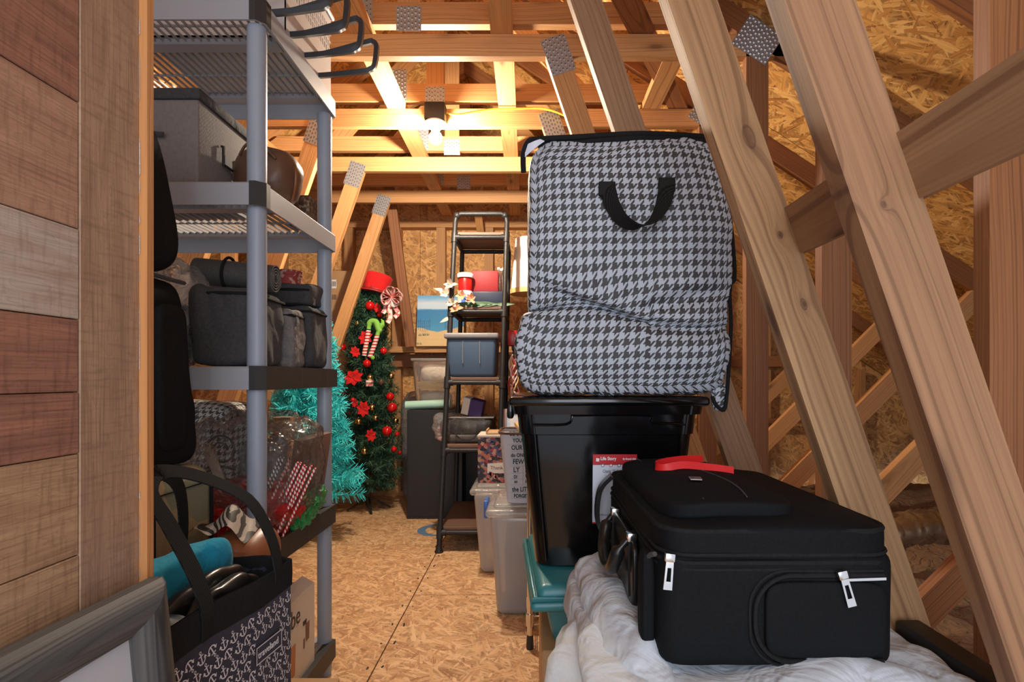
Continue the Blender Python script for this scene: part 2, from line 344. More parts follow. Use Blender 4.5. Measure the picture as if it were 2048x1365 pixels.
# ---------------------------------------------------------------- mesh helpers
class MB:
    def __init__(s): s.v=[]; s.f=[]; s.m=[]; s.uv=[]
    def add(s, vs, fs, mi=0, uvs=None):
        b = len(s.v); s.v += [tuple(v) for v in vs]
        for i, f in enumerate(fs):
            s.f.append(tuple(b+k for k in f)); s.m.append(mi)
            s.uv.append(uvs[i] if uvs else None)
        return s
    def box(s, x0, x1, y0, y1, z0, z1, mi=0):
        vs = [(x,y,z) for z in (z0,z1) for y in (y0,y1) for x in (x0,x1)]
        return s.add(vs, [(0,2,3,1),(4,5,7,6),(0,1,5,4),(2,6,7,3),(0,4,6,2),(1,3,7,5)], mi)
    def rbox(s, x0, x1, y0, y1, z0, z1, r=.01, seg=2, mi=0, taper=None):
        bm = bmesh.new(); bmesh.ops.create_cube(bm, size=1.0)
        for v in bm.verts:
            z = v.co.z+.5; k = 1.0 if taper is None else taper+(1-taper)*z
            v.co = Vector(((x0+x1)/2+v.co.x*(x1-x0)*k, (y0+y1)/2+v.co.y*(y1-y0)*k, z0+z*(z1-z0)))
        bmesh.ops.bevel(bm, geom=list(bm.edges), offset=r, segments=seg, affect='EDGES', profile=.5)
        bm.verts.index_update()
        s.add([v.co for v in bm.verts], [[v.index for v in f.verts] for f in bm.faces], mi); bm.free(); return s
    def prism(s, poly, y0, y1, mi=0):
        """polygon in (x, z) extruded along y"""
        n = len(poly); vs = [(x,y0,z) for x,z in poly]+[(x,y1,z) for x,z in poly]
        fs = [tuple(range(n)), tuple(range(2*n-1, n-1, -1))]+[(i, n+i, n+(i+1)%n, (i+1)%n) for i in range(n)]
        return s.add(vs, fs, mi)
    def cyl(s, a, b, r, r2=None, n=12, mi=0, caps=True):
        a, b = Vector(a), Vector(b); r2 = r if r2 is None else r2
        d = (b-a).normalized(); u = d.orthogonal().normalized(); w = d.cross(u)
        vs = []
        for p, rr in ((a,r),(b,r2)):
            for i in range(n):
                t = 2*PI*i/n; vs.append(p+(u*math.cos(t)+w*math.sin(t))*rr)
        fs = [(i,(i+1)%n,n+(i+1)%n,n+i) for i in range(n)]
        if caps: fs += [tuple(range(n-1,-1,-1)), tuple(range(n,2*n))]
        return s.add(vs, fs, mi)
    def tube(s, pts, r, n=8, closed=False, mi=0, rw=None, up=None):
        """round tube; rw gives the second radius (flat strap) with `up` as thin direction"""
        pts = [Vector(p) for p in pts]; N = len(pts); vs = []
        prev = None
        for i, p in enumerate(pts):
            a = pts[(i-1)%N] if (closed or i) else p; b = pts[(i+1)%N] if (closed or i < N-1) else p
            d = (b-a).normalized()
            if up is not None:
                w = d.cross(Vector(up)).normalized(); u = w.cross(d).normalized()
            else:
                u = d.orthogonal().normalized() if prev is None else (prev-d*prev.dot(d)).normalized(); prev = u; w = d.cross(u)
            ra = r[i] if isinstance(r, (list,tuple)) else r; rb = ra if rw is None else rw
            for k in range(n):
                t = 2*PI*k/n; vs.append(p+u*math.cos(t)*ra+w*math.sin(t)*rb)
        fs = []
        for i in range(N if closed else N-1):
            j = (i+1)%N
            fs += [(i*n+k, i*n+(k+1)%n, j*n+(k+1)%n, j*n+k) for k in range(n)]
        if not closed: fs += [tuple(range(n-1,-1,-1)), tuple(range((N-1)*n, N*n))]
        return s.add(vs, fs, mi)
    def strap(s, pts, side, w, t, mi=0):
        """flat band: side = width direction (vector or list)"""
        pts = [Vector(p) for p in pts]; N = len(pts); vs = []
        for i, p in enumerate(pts):
            d = (pts[min(i+1,N-1)]-pts[max(i-1,0)]).normalized()
            sd = Vector(side[i] if isinstance(side, list) else side); sd = (sd-d*sd.dot(d)).normalized(); nn = d.cross(sd)
            for a, b in ((-1,-1),(1,-1),(1,1),(-1,1)): vs.append(p+sd*a*w/2+nn*b*t/2)
        fs = []
        for i in range(N-1): fs += [(i*4+k, i*4+(k+1)%4, (i+1)*4+(k+1)%4, (i+1)*4+k) for k in range(4)]
        fs += [(3,2,1,0), tuple(range((N-1)*4, N*4))]
        return s.add(vs, fs, mi)
    def lathe(s, prof, c=(0,0,0), n=20, mi=0, sx=1, sy=1):
        vs = []; c = Vector(c)
        for r, z in prof:
            for k in range(n):
                t = 2*PI*k/n; vs.append(c+Vector((r*math.cos(t)*sx, r*math.sin(t)*sy, z)))
        fs = []
        for i in range(len(prof)-1):
            fs += [(i*n+k, i*n+(k+1)%n, (i+1)*n+(k+1)%n, (i+1)*n+k) for k in range(n)]
        if prof[0][0] > 1e-5: fs.append(tuple(range(n-1,-1,-1)))
        if prof[-1][0] > 1e-5: fs.append(tuple(range((len(prof)-1)*n, len(prof)*n)))
        return s.add(vs, fs, mi)
    def sphere(s, c, r, n=12, m=8, mi=0, sc=(1,1,1)):
        prof = [(math.sin(PI*i/m), -math.cos(PI*i/m)) for i in range(m+1)]
        vs = []; c = Vector(c)
        for a, z in prof:
            for k in range(n):
                t = 2*PI*k/n; vs.append(c+Vector((a*math.cos(t)*r*sc[0], a*math.sin(t)*r*sc[1], z*r*sc[2])))
        fs = [(i*n+k, i*n+(k+1)%n, (i+1)*n+(k+1)%n, (i+1)*n+k) for i in range(m) for k in range(n)]
        return s.add(vs, fs, mi)
    def soft(s, c, half, n=16, k=6.0, amp=.0, fr=6.0, seed=0, warp=None, mi=0, wrinkle=0.0, wfr=20, uvs=1.0):
        """rounded, slightly lumpy box (bags, cushions, cases); warp(p01, pos) -> pos"""
        c = Vector(c); h = Vector(half); idx = {}; vs = []; fs = []; fuv = []
        def vert(p):
            key = tuple(round(q*n*2) for q in p)
            if key in idx: return idx[key]
            q = Vector(p); L = (abs(q.x)**k+abs(q.y)**k+abs(q.z)**k)**(1/k); q = q/L
            pos = Vector((q.x*h.x, q.y*h.y, q.z*h.z))
            nrm = Vector((abs(q.x)**(k-1)*math.copysign(1,q.x), abs(q.y)**(k-1)*math.copysign(1,q.y), abs(q.z)**(k-1)*math.copysign(1,q.z))).normalized()
            sd = Vector((seed*3.1, seed*1.7, seed*5.3))
            d = 0
            if amp: d += amp*noise.noise(pos*fr+sd)
            if wrinkle:
                t = noise.noise(pos*wfr*.5+sd*2); d += wrinkle*(abs(noise.noise(pos*wfr+sd+Vector((t,t,t))*1.5))*2-.5)
            pos = pos+nrm*d
            if warp: pos = warp(q, pos)
            idx[key] = len(vs); vs.append(c+pos); return idx[key]
        for ax in range(3):
            for sg in (-1, 1):
                b, d = (ax+1)%3, (ax+2)%3
                for i in range(n):
                    for j in range(n):
                        qs = []; uv = []
                        for (ii, jj) in ((i,j),(i+1,j),(i+1,j+1),(i,j+1)):
                            p = [0,0,0]; p[ax] = sg; p[b] = -1+2*ii/n; p[d] = -1+2*jj/n
                            qs.append(vert(p))
                            if ax == 0: uv.append((p[1]*h.y*uvs, p[2]*h.z*uvs))
                            elif ax == 1: uv.append((p[0]*h.x*uvs, p[2]*h.z*uvs))
                            else: uv.append((p[0]*h.x*uvs, p[1]*h.y*uvs))
                        if sg < 0: qs.reverse(); uv.reverse()
                        fs.append(tuple(qs)); fuv.append(uv)
        return s.add(vs, fs, mi, fuv)
    def grid(s, fn, nu, nv, mi=0, thick=0.0):
        vs = [fn(i/nu, j/nv) for j in range(nv+1) for i in range(nu+1)]
        fs = [(j*(nu+1)+i, j*(nu+1)+i+1, (j+1)*(nu+1)+i+1, (j+1)*(nu+1)+i) for j in range(nv) for i in range(nu)]
        return s.add(vs, fs, mi, [[(i/nu,j/nv),((i+1)/nu,j/nv),((i+1)/nu,(j+1)/nv),(i/nu,(j+1)/nv)] for j in range(nv) for i in range(nu)])
    def build(s, name, mats, parent=None, smooth=None, loc=None, rot=None, **props):
        me = bpy.data.meshes.new(name); me.from_pydata(s.v, [], s.f); me.update()
        for m in (mats if isinstance(mats, (list,tuple)) else [mats]): me.materials.append(M[m] if isinstance(m, str) else m)
        me.polygons.foreach_set('material_index', s.m)
        if any(s.uv):
            ul = me.uv_layers.new(name='UVMap'); i = 0
            data = []
            for f, u in zip(s.f, s.uv):
                data += [c for q in (u or [(0,0)]*len(f)) for c in q]
            ul.data.foreach_set('uv', data)
        if smooth:
            me.shade_smooth()
            if smooth < 179: me.set_sharp_from_angle(angle=math.radians(smooth))
        o = bpy.data.objects.new(name, me); COL.objects.link(o)
        if parent is not None: o.parent = parent
        if loc is not None: o.location = loc
        if rot is not None: o.rotation_euler = rot
        for k, v in props.items(): o[k] = v
        return o

def tag(o, label=None, cat=None, group=None, kind=None):
    if label: o['label'] = label
    if cat: o['category'] = cat
    if group: o['group'] = group
    if kind: o['kind'] = kind
    return o
def thing(name, label, cat, loc=(0,0,0), rz=0.0, group=None, rot=None):
    o = bpy.data.objects.new(name, None); COL.objects.link(o); o.empty_display_size = .05
    o.location = loc; o.rotation_euler = rot or (0,0,rz)
    return tag(o, label, cat, group)
def struct(name):
    o = bpy.data.objects.new(name, None); COL.objects.link(o); o['kind'] = 'structure'; return o
def dup(root, loc=None, rot=None, label=None, parent=None, name=None):
    r = root.copy(); COL.objects.link(r)
    if parent is not None: r.parent = parent
    if loc is not None: r.location = loc
    if rot is not None: r.rotation_euler = rot
    if label: r['label'] = label
    for ch in list(root.children):
        dup(ch, parent=r)
    return r
def text_mesh(name, txt, size, mat, parent, origin, xdir, ydir, align='LEFT', depth=.0004, bold=0.0, font_sp=1.0, sx=1.0):
    cu = bpy.data.curves.new(name, 'FONT'); cu.body = txt; cu.size = size; cu.align_x = align; cu.extrude = depth; cu.offset = bold; cu.space_character = font_sp
    cu.resolution_u = 3
    to = bpy.data.objects.new(name, cu); COL.objects.link(to)
    bpy.context.view_layer.update()
    dg = bpy.context.evaluated_depsgraph_get()
    me = bpy.data.meshes.new_from_object(to.evaluated_get(dg))
    bpy.data.objects.remove(to); bpy.data.curves.remove(cu)
    x = Vector(xdir).normalized(); y = Vector(ydir).normalized(); z = x.cross(y)
    me.transform(Matrix(((x.x*sx,y.x,z.x,origin[0]),(x.y*sx,y.y,z.y,origin[1]),(x.z*sx,y.z,z.z,origin[2]),(0,0,0,1))))
    me.materials.clear(); me.materials.append(M[mat])
    o = bpy.data.objects.new(name, me); COL.objects.link(o); o.parent = parent
    return o

def board(name, corners, y0, t, mat, parent, axis=None, base=(0,0,0), **props):
    """lumber cut to a quad in the (x, z) plane, extruded t in y; object x axis runs along the length so the grain follows"""
    pts = [Vector((x, 0, z)) for x, z in corners]
    c = sum(pts, Vector())/len(pts)
    if axis is None: axis = (corners[1][0]-corners[0][0], corners[1][1]-corners[0][1])
    X = Vector((axis[0], 0, axis[1])).normalized(); Y = Vector((0,1,0)); Z = X.cross(Y)
    R = Matrix((X, Y, Z))            # world->local rotation rows
    mb = MB(); n = len(pts); loc = [R @ (p-c) for p in pts]
    vs = [(q.x, -t/2, q.z) for q in loc]+[(q.x, t/2, q.z) for q in loc]
    mb.add(vs, [tuple(range(n)), tuple(range(2*n-1, n-1, -1))]+[(i, n+i, n+(i+1)%n, (i+1)%n) for i in range(n)])
    o = mb.build(name, mat, parent, **props)
    mesh_fix_normals(o.data)
    Mx = R.transposed().to_4x4(); Mx.translation = Vector((c.x, y0+t/2, c.z))-Vector(base)
    o.matrix_local = Mx
    return o
def mesh_fix_normals(me):
    bm = bmesh.new(); bm.from_mesh(me); bmesh.ops.recalc_face_normals(bm, faces=bm.faces); bm.to_mesh(me); bm.free()
def stick(name, a, b, w, t, wdir, mat, parent=None, base=(0,0,0), bev=0.0, **props):
    """free lumber from a to b; w is the width along wdir, t the thickness"""
    a, b = Vector(a), Vector(b); X = (b-a).normalized(); Yv = Vector(wdir); Yv = (Yv-X*Yv.dot(X)).normalized(); Z = X.cross(Yv)
    L = (b-a).length; mb = MB(); mb.box(-L/2, L/2, -w/2, w/2, -t/2, t/2)
    o = mb.build(name, mat, parent, **props)
    Mx = Matrix((X, Yv, Z)).transposed().to_4x4(); Mx.translation = (a+b)/2-Vector(base); o.matrix_local = Mx
    return o

# ---------------------------------------------------------------- the setting: floor, roof deck, gable wall
XL, XR = -4.6, 3.7
fl = struct('floor')
fl_x = [-3.0, -1.755, -.536, .70]
mb_gap = .003
sheets = [(-3.0,-1.755,-.9,1.6), (-3.0,-1.755,1.604,4.75), (-1.752,-.539,-.9,.9), (-1.752,-.539,.905,3.3), (-1.752,-.539,3.305,4.75),
          (-.534,.98,-.9,.1), (-.534,.98,.105,2.537), (-.534,.98,2.542,4.75)]
for x0,x1,y0,y1 in sheets:
    o = MB().box(x0-(x0+x1)/2, x1-(x0+x1)/2, y0-(y0+y1)/2, y1-(y0+y1)/2, -.018, 0).build('panel', 'osb_floor', fl)
    o.location = ((x0+x1)/2, (y0+y1)/2, 0)
MB().box(-3.0, .98, -.9, 4.75, -.05, -.019).build('subfloor', 'pine_dark', fl)
# blue painted mark on the floor sheet
mk = MB(); pts = []
for i in range(22):
    t = math.radians(60+i*11.5); pts.append((-.60+.115*math.cos(t), 3.63+.13*math.sin(t)))
for i in range(21):
    w0 = .007+.02*math.sin(PI*i/21); w1 = .007+.02*math.sin(PI*(i+1)/21)
    (xa,ya),(xb,yb) = pts[i], pts[i+1]; c = (-.60, 3.63)
    def rad(x,y,w):
        d = math.hypot(x-c[0], y-c[1]); return (x+(x-c[0])/d*w, y+(y-c[1])/d*w, .0012)
    mk.add([rad(xa,ya,-w0), rad(xb,yb,-w1), rad(xb,yb,w1), rad(xa,ya,w0)], [(0,1,2,3)])
M['blue_paint'] = plastic('blue spray paint', (.10,.20,.34), .8)
mk.build('painted_mark', 'blue_paint', fl, label='faded blue curved paint mark')
# nail heads near sheet joints
nb = MB()
for i in range(26):
    for xx in (-.56, -.512): nb.cyl((xx+random.uniform(-.004,.004), .2+i*.17+random.uniform(-.03,.03), -.001), (xx, .2+i*.17, .0012), .0035, n=6)
for i in range(9): nb.cyl((-.45+i*.16, 2.515, 0), (-.45+i*.16, 2.515, .0012), .0035, n=6)
nb.build('nail_heads', 'ink', fl, kind='stuff')

# roof deck
PITCH = .65; XC = -.485
def zdeck(x): return 3.034-.65*x if x >= XC else 3.034-.65*(2*XC-x)
ce = struct('ceiling')
ang = math.atan(PITCH)
for side in (1, -1):
    u = 0.0; row = 0
    while u < 6.05:
        u1 = min(u+1.215, 6.05)
        ys = [-.9, 1.15, 3.55, 4.84] if row % 2 == 0 else [-.9, .35, 2.75, 4.84]
        for i in range(3):
            y0, y1 = ys[i]+.002, ys[i+1]-.002
            um = (u+u1)/2; h = (u1-u)/2-.002
            o = MB().box(-h, h, -(y1-y0)/2, (y1-y0)/2, 0, .012).build('panel', 'osb_roof', ce)
            x = XC+side*um*math.cos(ang); z = zdeck(XC+.0001)-um*math.sin(ang)
            o.location = (x, (y0+y1)/2, z); o.rotation_euler = (0, ang if side > 0 else -ang, 0)
        u = u1; row += 1

for side in (1, -1):     # added sheet over the sheathing, stops light leaking through its joints
    o = MB().box(-3.08, 3.08, -2.9, 2.9, 0, .006).build('roof_light_block', 'black_matte', ce)
    o.location = (XC+side*3.02*math.cos(ang), 1.97, zdeck(XC+.0001)-3.02*math.sin(ang)+.018); o.rotation_euler = (0, ang if side > 0 else -ang, 0)
# rear gable wall with studs
YW = 4.70
wb = struct('wall_back')
for i in range(9):
    x0 = -5.815+i*1.215; x1 = x0+1.212
    xm = (x0+x1)/2
    def ztop(x): return zdeck(x)-.01
    seg = sorted({x0, x1} | ({XC} if x0 < XC < x1 else set()))
    poly = [(x0,-.1)]+[(x1,-.1)]+[(x, max(0.0, ztop(x))) for x in reversed(seg)]
    if max(p[1] for p in poly) < .1: continue
    poly = [(a-xm, b) for a, b in poly]
    o = MB().prism(poly, 0, .012).build('panel', 'osb_wall', wb); mesh_fix_normals(o.data); o.location = (xm, YW+.09, 0)
o = MB(); o.prism([(-5.2,-.1),(4.2,-.1),(4.2,zdeck(4.2)),(XC,zdeck(XC)),(-5.2,zdeck(-5.2))], YW+.104, YW+.112); o = o.build('wall_light_block', 'black_matte', wb); mesh_fix_normals(o.data)  # added backing sheet, keeps outside light from leaking between the wall panels
stud_x = [-3.35,-2.95,-2.54,-2.14,-1.74, -1.59, -1.18, -.80, -.39, -.02, .40, .81, 1.2, 1.62, 2.02, 2.43, 2.83]
for x in stud_x:
    zt = min(2.29, zdeck(x)-.12)
    if zt < .2: continue
    board('stud', [(x,0),(x,zt),(x+.038,zt),(x+.038,0)] if x not in (-1.59,-1.18,-.80,-.39,-.02) else [(x,0),(x,zt),(x+.075,zt),(x+.075,0)], YW, .089, 'pine', wb)
board('top_plate', [(-1.95,2.29),(.98,2.29),(.98,2.345),(-1.95,2.345)], YW-.01, .099, 'pine', wb)
board('bottom_plate', [(-3.5,0),(2.5,0),(2.5,.038),(-3.5,.038)], YW-.001, .089, 'pine', wb)
board('ledger', [(-1.45,1.10),(.55,1.10),(.55,1.20),(-1.45,1.20)], YW-.042, .038, 'pine_dark', wb)
board('ledger', [(-1.45,1.215),(.55,1.215),(.55,1.265),(-1.45,1.265)], YW-.16, .14, 'pine', wb)
board('ledger', [(-4.0,.62),(-1.3,.62),(-1.3,.70),(-4.0,.70)], YW-.042, .038, 'pine', wb)
board('blocking', [(.98,1.10),(2.4,1.10),(2.4,1.19),(.98,1.19)], YW-.042, .038, 'pine_dark', wb)
board('blocking', [(.98,.62),(2.6,.62),(2.6,.66),(.98,.66)], YW-.042, .038, 'pine_dark', wb)

# ---------------------------------------------------------------- roof trusses
def plate_mesh(w, h):
    mb = MB(); mb.box(-w/2, w/2, -.0012, 0, -h/2, h/2)
    nx, nz = max(2, int(w/.013)), max(2, int(h/.019))
    for i in range(nx):
        for j in range(nz):
            x = -w/2+(i+.5)*w/nx; z = -h/2+(j+.5)*h/nz+(.003 if i % 2 else -.003)
            mb.add([(x-.003,-.0013,z-.005),(x+.003,-.0013,z-.005),(x+.003,-.0045,z),(x-.003,-.0045,z)], [(0,1,2,3)])
            mb.add([(x-.0025,-.0016,z+.001),(x+.0025,-.0016,z+.001),(x+.0025,-.0016,z+.006),(x-.0025,-.0016,z+.006)], [(0,1,2,3)], 1)
    return mb
M['hole'] = plastic('plate slots', (.06,.055,.05), .8)
PLATES = {}
def plate(parent, x, y, z, w, h, rot=0.0):
    key = (w,h)
    if key not in PLATES:
        PLATES[key] = plate_mesh(w,h).build('metal_plate', ['plate','hole'], parent); o = PLATES[key]
    else:
        o = PLATES[key].copy(); COL.objects.link(o); o.parent = parent
    o.location = (x, y, z); o.rotation_euler = (0, rot, 0); return o
def xin(z): return .40-.34*(z-1.436)
TH = .038
def truss(Y, label, left_web=True, right=True, chord=True, mat='pine', near=False, webmat=None):
    base = Vector((XC, Y, 0))
    t = thing('roof_truss', label, 'truss', base, group='timber roof trusses across the attic')
    kw = dict(base=base)
    cmat = 'pine'
    hw = .094/2; wm = webmat or mat
    if chord:
        board('flat_chord', [(2*XC-.98-.12,2.29),(.98+.12,2.29),(.98-.02,2.379),(2*XC-.98+.02,2.379)], Y, TH, cmat, t, **kw)
        board('cap_chord', [(2*XC-.72,2.418),(.72,2.418),(.60,2.507),(2*XC-.60,2.507)], Y, TH, cmat, t, **kw)
    # rafters
    for sgn in ((1,-1) if left_web or not near else (1,)):
        def mx(x): return x if sgn > 0 else 2*XC-x
        xe = 4.3; zb = lambda x: 2.928-PITCH*x
        board('rafter', [(mx(XC), zb(XC)), (mx(xe), zb(xe)), (mx(xe), zb(xe)+.104), (mx(XC), zb(XC)+.104)], Y, TH, 'pine_dark' if sgn > 0 else cmat, t, axis=(sgn, -PITCH), **kw)
    if right:
        board('web', [(xin(0)-hw,0),(xin(2.289)-hw,2.289),(xin(2.289)+hw,2.289),(xin(0)+hw,0)], Y, TH, wm, t, **kw)
        zt = 2.928-PITCH*.865
        board('post', [(.865,-.05),(.865,zt-.002),(.954,zt-.002-.058),(.954,-.05)], Y, TH, 'pine_dark', t, **kw)
        board('brace', [(.958,.02),(2.28,1.342),(2.28,1.445),(2.262,1.452),(.958,.146)], Y, TH, 'pine_dark' if Y < 2 else 'pine', t, axis=(1,1), **kw)
        plate(t, xin(2.29)-XC+.004, -.0005, 2.295, .10, .15, -.33)
        plate(t, .91-XC, -.0005, 2.355, .16, .14, ang)
    if left_web:
        m = lambda x: 2*XC-x
        board('web', [(m(xin(0)-hw),0),(m(xin(2.289)-hw),2.289),(m(xin(2.289)+hw),2.289),(m(xin(0)+hw),0)], Y, TH, wm, t, **kw)
        plate(t, m(xin(2.29))-XC-.01, -.0005, 2.27, .10, .15, .33)
        board('post', [(m(.865),0),(m(.865),2.35),(m(.954),2.29),(m(.954),0)], Y, TH, 'pine', t, **kw)
        board('brace', [(m(.958),.02),(m(2.28),1.342),(m(2.28),1.445),(m(2.262),1.452),(m(.958),.146)], Y, TH, 'pine', t, axis=(-1,1), **kw)
    return t
def loc_on_web(X, Zw):
    c = Vector((.499, 0, 1.1445)); ax = Vector((xin(2.289)-xin(0), 0, 2.289)).normalized(); zz = ax.cross(Vector((0,1,0)))
    p = Vector((X, 0, Zw))-c; return p.dot(ax), p.dot(zz)
nc = ((.44,.235,.11), (.31,.15,.065), (.14,.052,.021))
ka = [loc_on_web(.412,1.247)+(.030,.013), loc_on_web(.463,1.228)+(.012,.008)]
kb = [loc_on_web(.412,1.455)+(.060,.028), loc_on_web(.470,1.27)+(.02,.012), loc_on_web(.515,1.14)+(.03,.014)]
M['pine_web_a'] = pine('pine web a', *nc, freq=46, at=ka); M['pine_web_b'] = pine('pine web b', (.53,.32,.155), (.40,.225,.10), (.18,.08,.033), freq=40, at=kb)
TR = []
TR.append(truss(.72, 'nearest roof truss, its broad weathered web leaning across the right edge of view', left_web=False, chord=False, near=True, webmat='pine_web_a'))
TR.append(truss(1.035, 'second roof truss, knotted web leaning in front of the houndstooth bag', left_web=False, chord=False, near=True, webmat='pine_web_b'))
TR.append(truss(1.63, 'third roof truss, brown web standing right behind the houndstooth bag', left_web=False, near=True, webmat='pine_near'))
TR.append(truss(2.20, 'fourth roof truss, its chord crossing the top of view in front of the bulb'))
TR.append(truss(2.81, 'fifth roof truss, carrying the light bulb on its chord'))
TR.append(truss(3.42, 'sixth roof truss, first one beyond the light bulb'))
TR.append(truss(4.03, 'seventh roof truss, last one before the rear gable wall'))
# cap struts between chord levels on some trusses
for k, Y in ((3,2.20),(4,2.81),(5,3.42),(6,4.03)):
    t = TR[k]; b = (XC, Y, 0)
    board('cap_strut', [(XC-.045,2.507),(XC-.045,3.1),(XC+.045,3.1),(XC+.045,2.507)], Y, TH, 'pine', t, base=b)
    board('cap_strut', [(.16,2.507),(-.28,3.0),(-.17,3.0),(.28,2.507)], Y, TH, 'pine', t, base=b, axis=(-.44,.49))
    board('cap_strut', [(-1.13,2.507),(-.69,3.0),(-.80,3.0),(-1.25,2.507)], Y, TH, 'pine', t, base=b, axis=(.44,.49))
    plate(t, XC-XC-.19, -.0005, 2.50, .09, .16)
    plate(t, XC-XC, -.0005, 2.44, .10, .10)

# flat purlins lying on the chords, and other loose bracing
def purlin(x0, x1, label, y0=.55, y1=4.66, w=.089, z=2.3985, mat='pine'):
    o = stick('roof_purlin', (x0,y0,z), (x1,y1,z), w, .037, (1,0,0), mat)
    return tag(o, label, 'purlin', 'flat purlins lying on the truss chords')
purlin(-.66,-.70,'long flat timber purlin crossing the chords just left of the bulb')
purlin(-.105,-.125,'long flat timber purlin crossing the chords right of the bulb')
purlin(-1.60,-1.60,'long flat timber purlin above the plastic shelf')
purlin(.62,.62,'long flat timber purlin high on the right')
o = stick('diagonal_brace', (.29,1.9,2.40), (.80,2.9,2.40), .089, .034, (1,0,0), 'pine_dark'); o.location.z -= .0
tag(o, 'short timber laid diagonally on the chords near the first purlin on the right', 'brace')
# lateral 2x4 nailed to the outer edges of the nearest webs
o = stick('lateral_brace', (.512,.30,1.285), (.512,1.075,1.285), .091, .038, (-.33,0,.944), 'pine_near')
tag(o, 'stained timber running back across the outer edges of the two nearest webs', 'brace')
# two loose braces on the far side of the room
o = stick('leaning_board', P(778,372,4.22), P(822,693,4.40), .075, .036, (1,0,.15), 'pine_dark')
tag(o, 'loose reddish board leaning behind the red hat', 'board')
o = stick('leaning_board', P(938,300,4.10), P(962,470,4.64), .060, .036, (1,0,.1), 'pine')
tag(o, 'loose slim board slanting down behind the pipe ladder shelf', 'board')

# brown blown insulation beyond the right hand posts
def ins(u, v):
    x = .99+u*3.5; y = .1+v*4.55
    z = .12+.10*noise.noise(Vector((x*1.1,y*1.1,3)))+.05*noise.noise(Vector((x*4,y*4,1)))+.015*noise.noise(Vector((x*14,y*14,5)))
    z += .14*math.exp(-((x-1.75)**2+(y-2.3)**2)/.35)
    z = z*min(1, .35+u*5)
    z = min(z, zdeck(x)-.02)
    return (x, y, max(z, -.04))
o = MB().grid(ins, 90, 120).build('loose_insulation', 'insul', None, 180)
tag(o, 'brown loose-fill insulation heaped beyond the right posts', 'insulation', kind='stuff')
def ins2(u, v):
    x = -3.01-u*2.45; y = -.9+v*5.5
    return (x, y, max(-.04, min(.12+.10*noise.noise(Vector((x*1.1,y*1.1,3)))+.03*noise.noise(Vector((x*5,y*5,1))), zdeck(x)-.02)))
o = MB().grid(ins2, 40, 60).build('loose_insulation', 'insul', None, 180); mesh_fix_normals(o.data)
tag(o, 'brown loose-fill insulation along the left eave behind the plastic shelf', 'insulation', kind='stuff')
# silver flexible duct lying on it
pts = []
for i in range(60):
    t = i/59; pts.append(Vector((1.30+1.1*t, 2.02+.35*t, .43-.06*t+.02*math.sin(t*9))))
rr = [.062+.006*math.sin(i*2.6) for i in range(60)]
o = MB().tube(pts, rr, 14).build('flexible_duct', 'duct', None, 60)
tag(o, 'silver foil flexible duct lying on the brown insulation', 'duct')
# ---------------------------------------------------------------- light bulb in its porcelain holder, cable
t = thing('light_fixture', 'bare lit bulb in a white porcelain holder on a black box', 'light', (BULB[0], 2.772, 2.29))
MB().rbox(-.052,.052,-.045,.036,-.002,.088,.008).build('junction_box', 'black_matte', t, 40)
MB().lathe([(.050,0),(.056,-.006),(.054,-.014),(.040,-.022),(.030,-.026),(.024,-.036),(.022,-.040),(0,-.040)], (0,-.005,0), 24).build('lamp_holder', 'porc', t, 50)
pf = [(0,-.112)]+[(.033*math.sin(PI*a/12), -.079-.033*math.cos(PI*a/12)) for a in range(1,10)]+[(.016,-.048),(.014,-.040)]
bo = MB().lathe(pf, (0,-.005,0), 20).build('bulb', 'bulb', t, 180)
bo.visible_shadow = True
pts = [P(893,226,2.76)]+[P(x,y,Y) for x,y,Y in ((915,229,2.76),(945,224,2.77),(985,218,2.78),(1030,217,2.78),(1075,216,2.78),(1105,221,2.77),(1130,231,2.77))]
def smooth_pts(p, n=6):
    p = [Vector(q) for q in p]; out = []
    for i in range(len(p)-1):
        a = p[max(i-1,0)]; b = p[i]; c = p[i+1]; d = p[min(i+2,len(p)-1)]
        for k in range(n):
            t_ = k/n; out.append(.5*((2*b)+(c-a)*t_+(2*a-5*b+4*c-d)*t_*t_+(3*b-a-3*c+d)*t_**3))
    out.append(p[-1]); return out
o = MB().tube(smooth_pts(pts), .0055, 8).build('power_cable', 'yellow', None, 60)
tag(o, 'yellow electrical cable running right from the bulb fixture', 'cable')

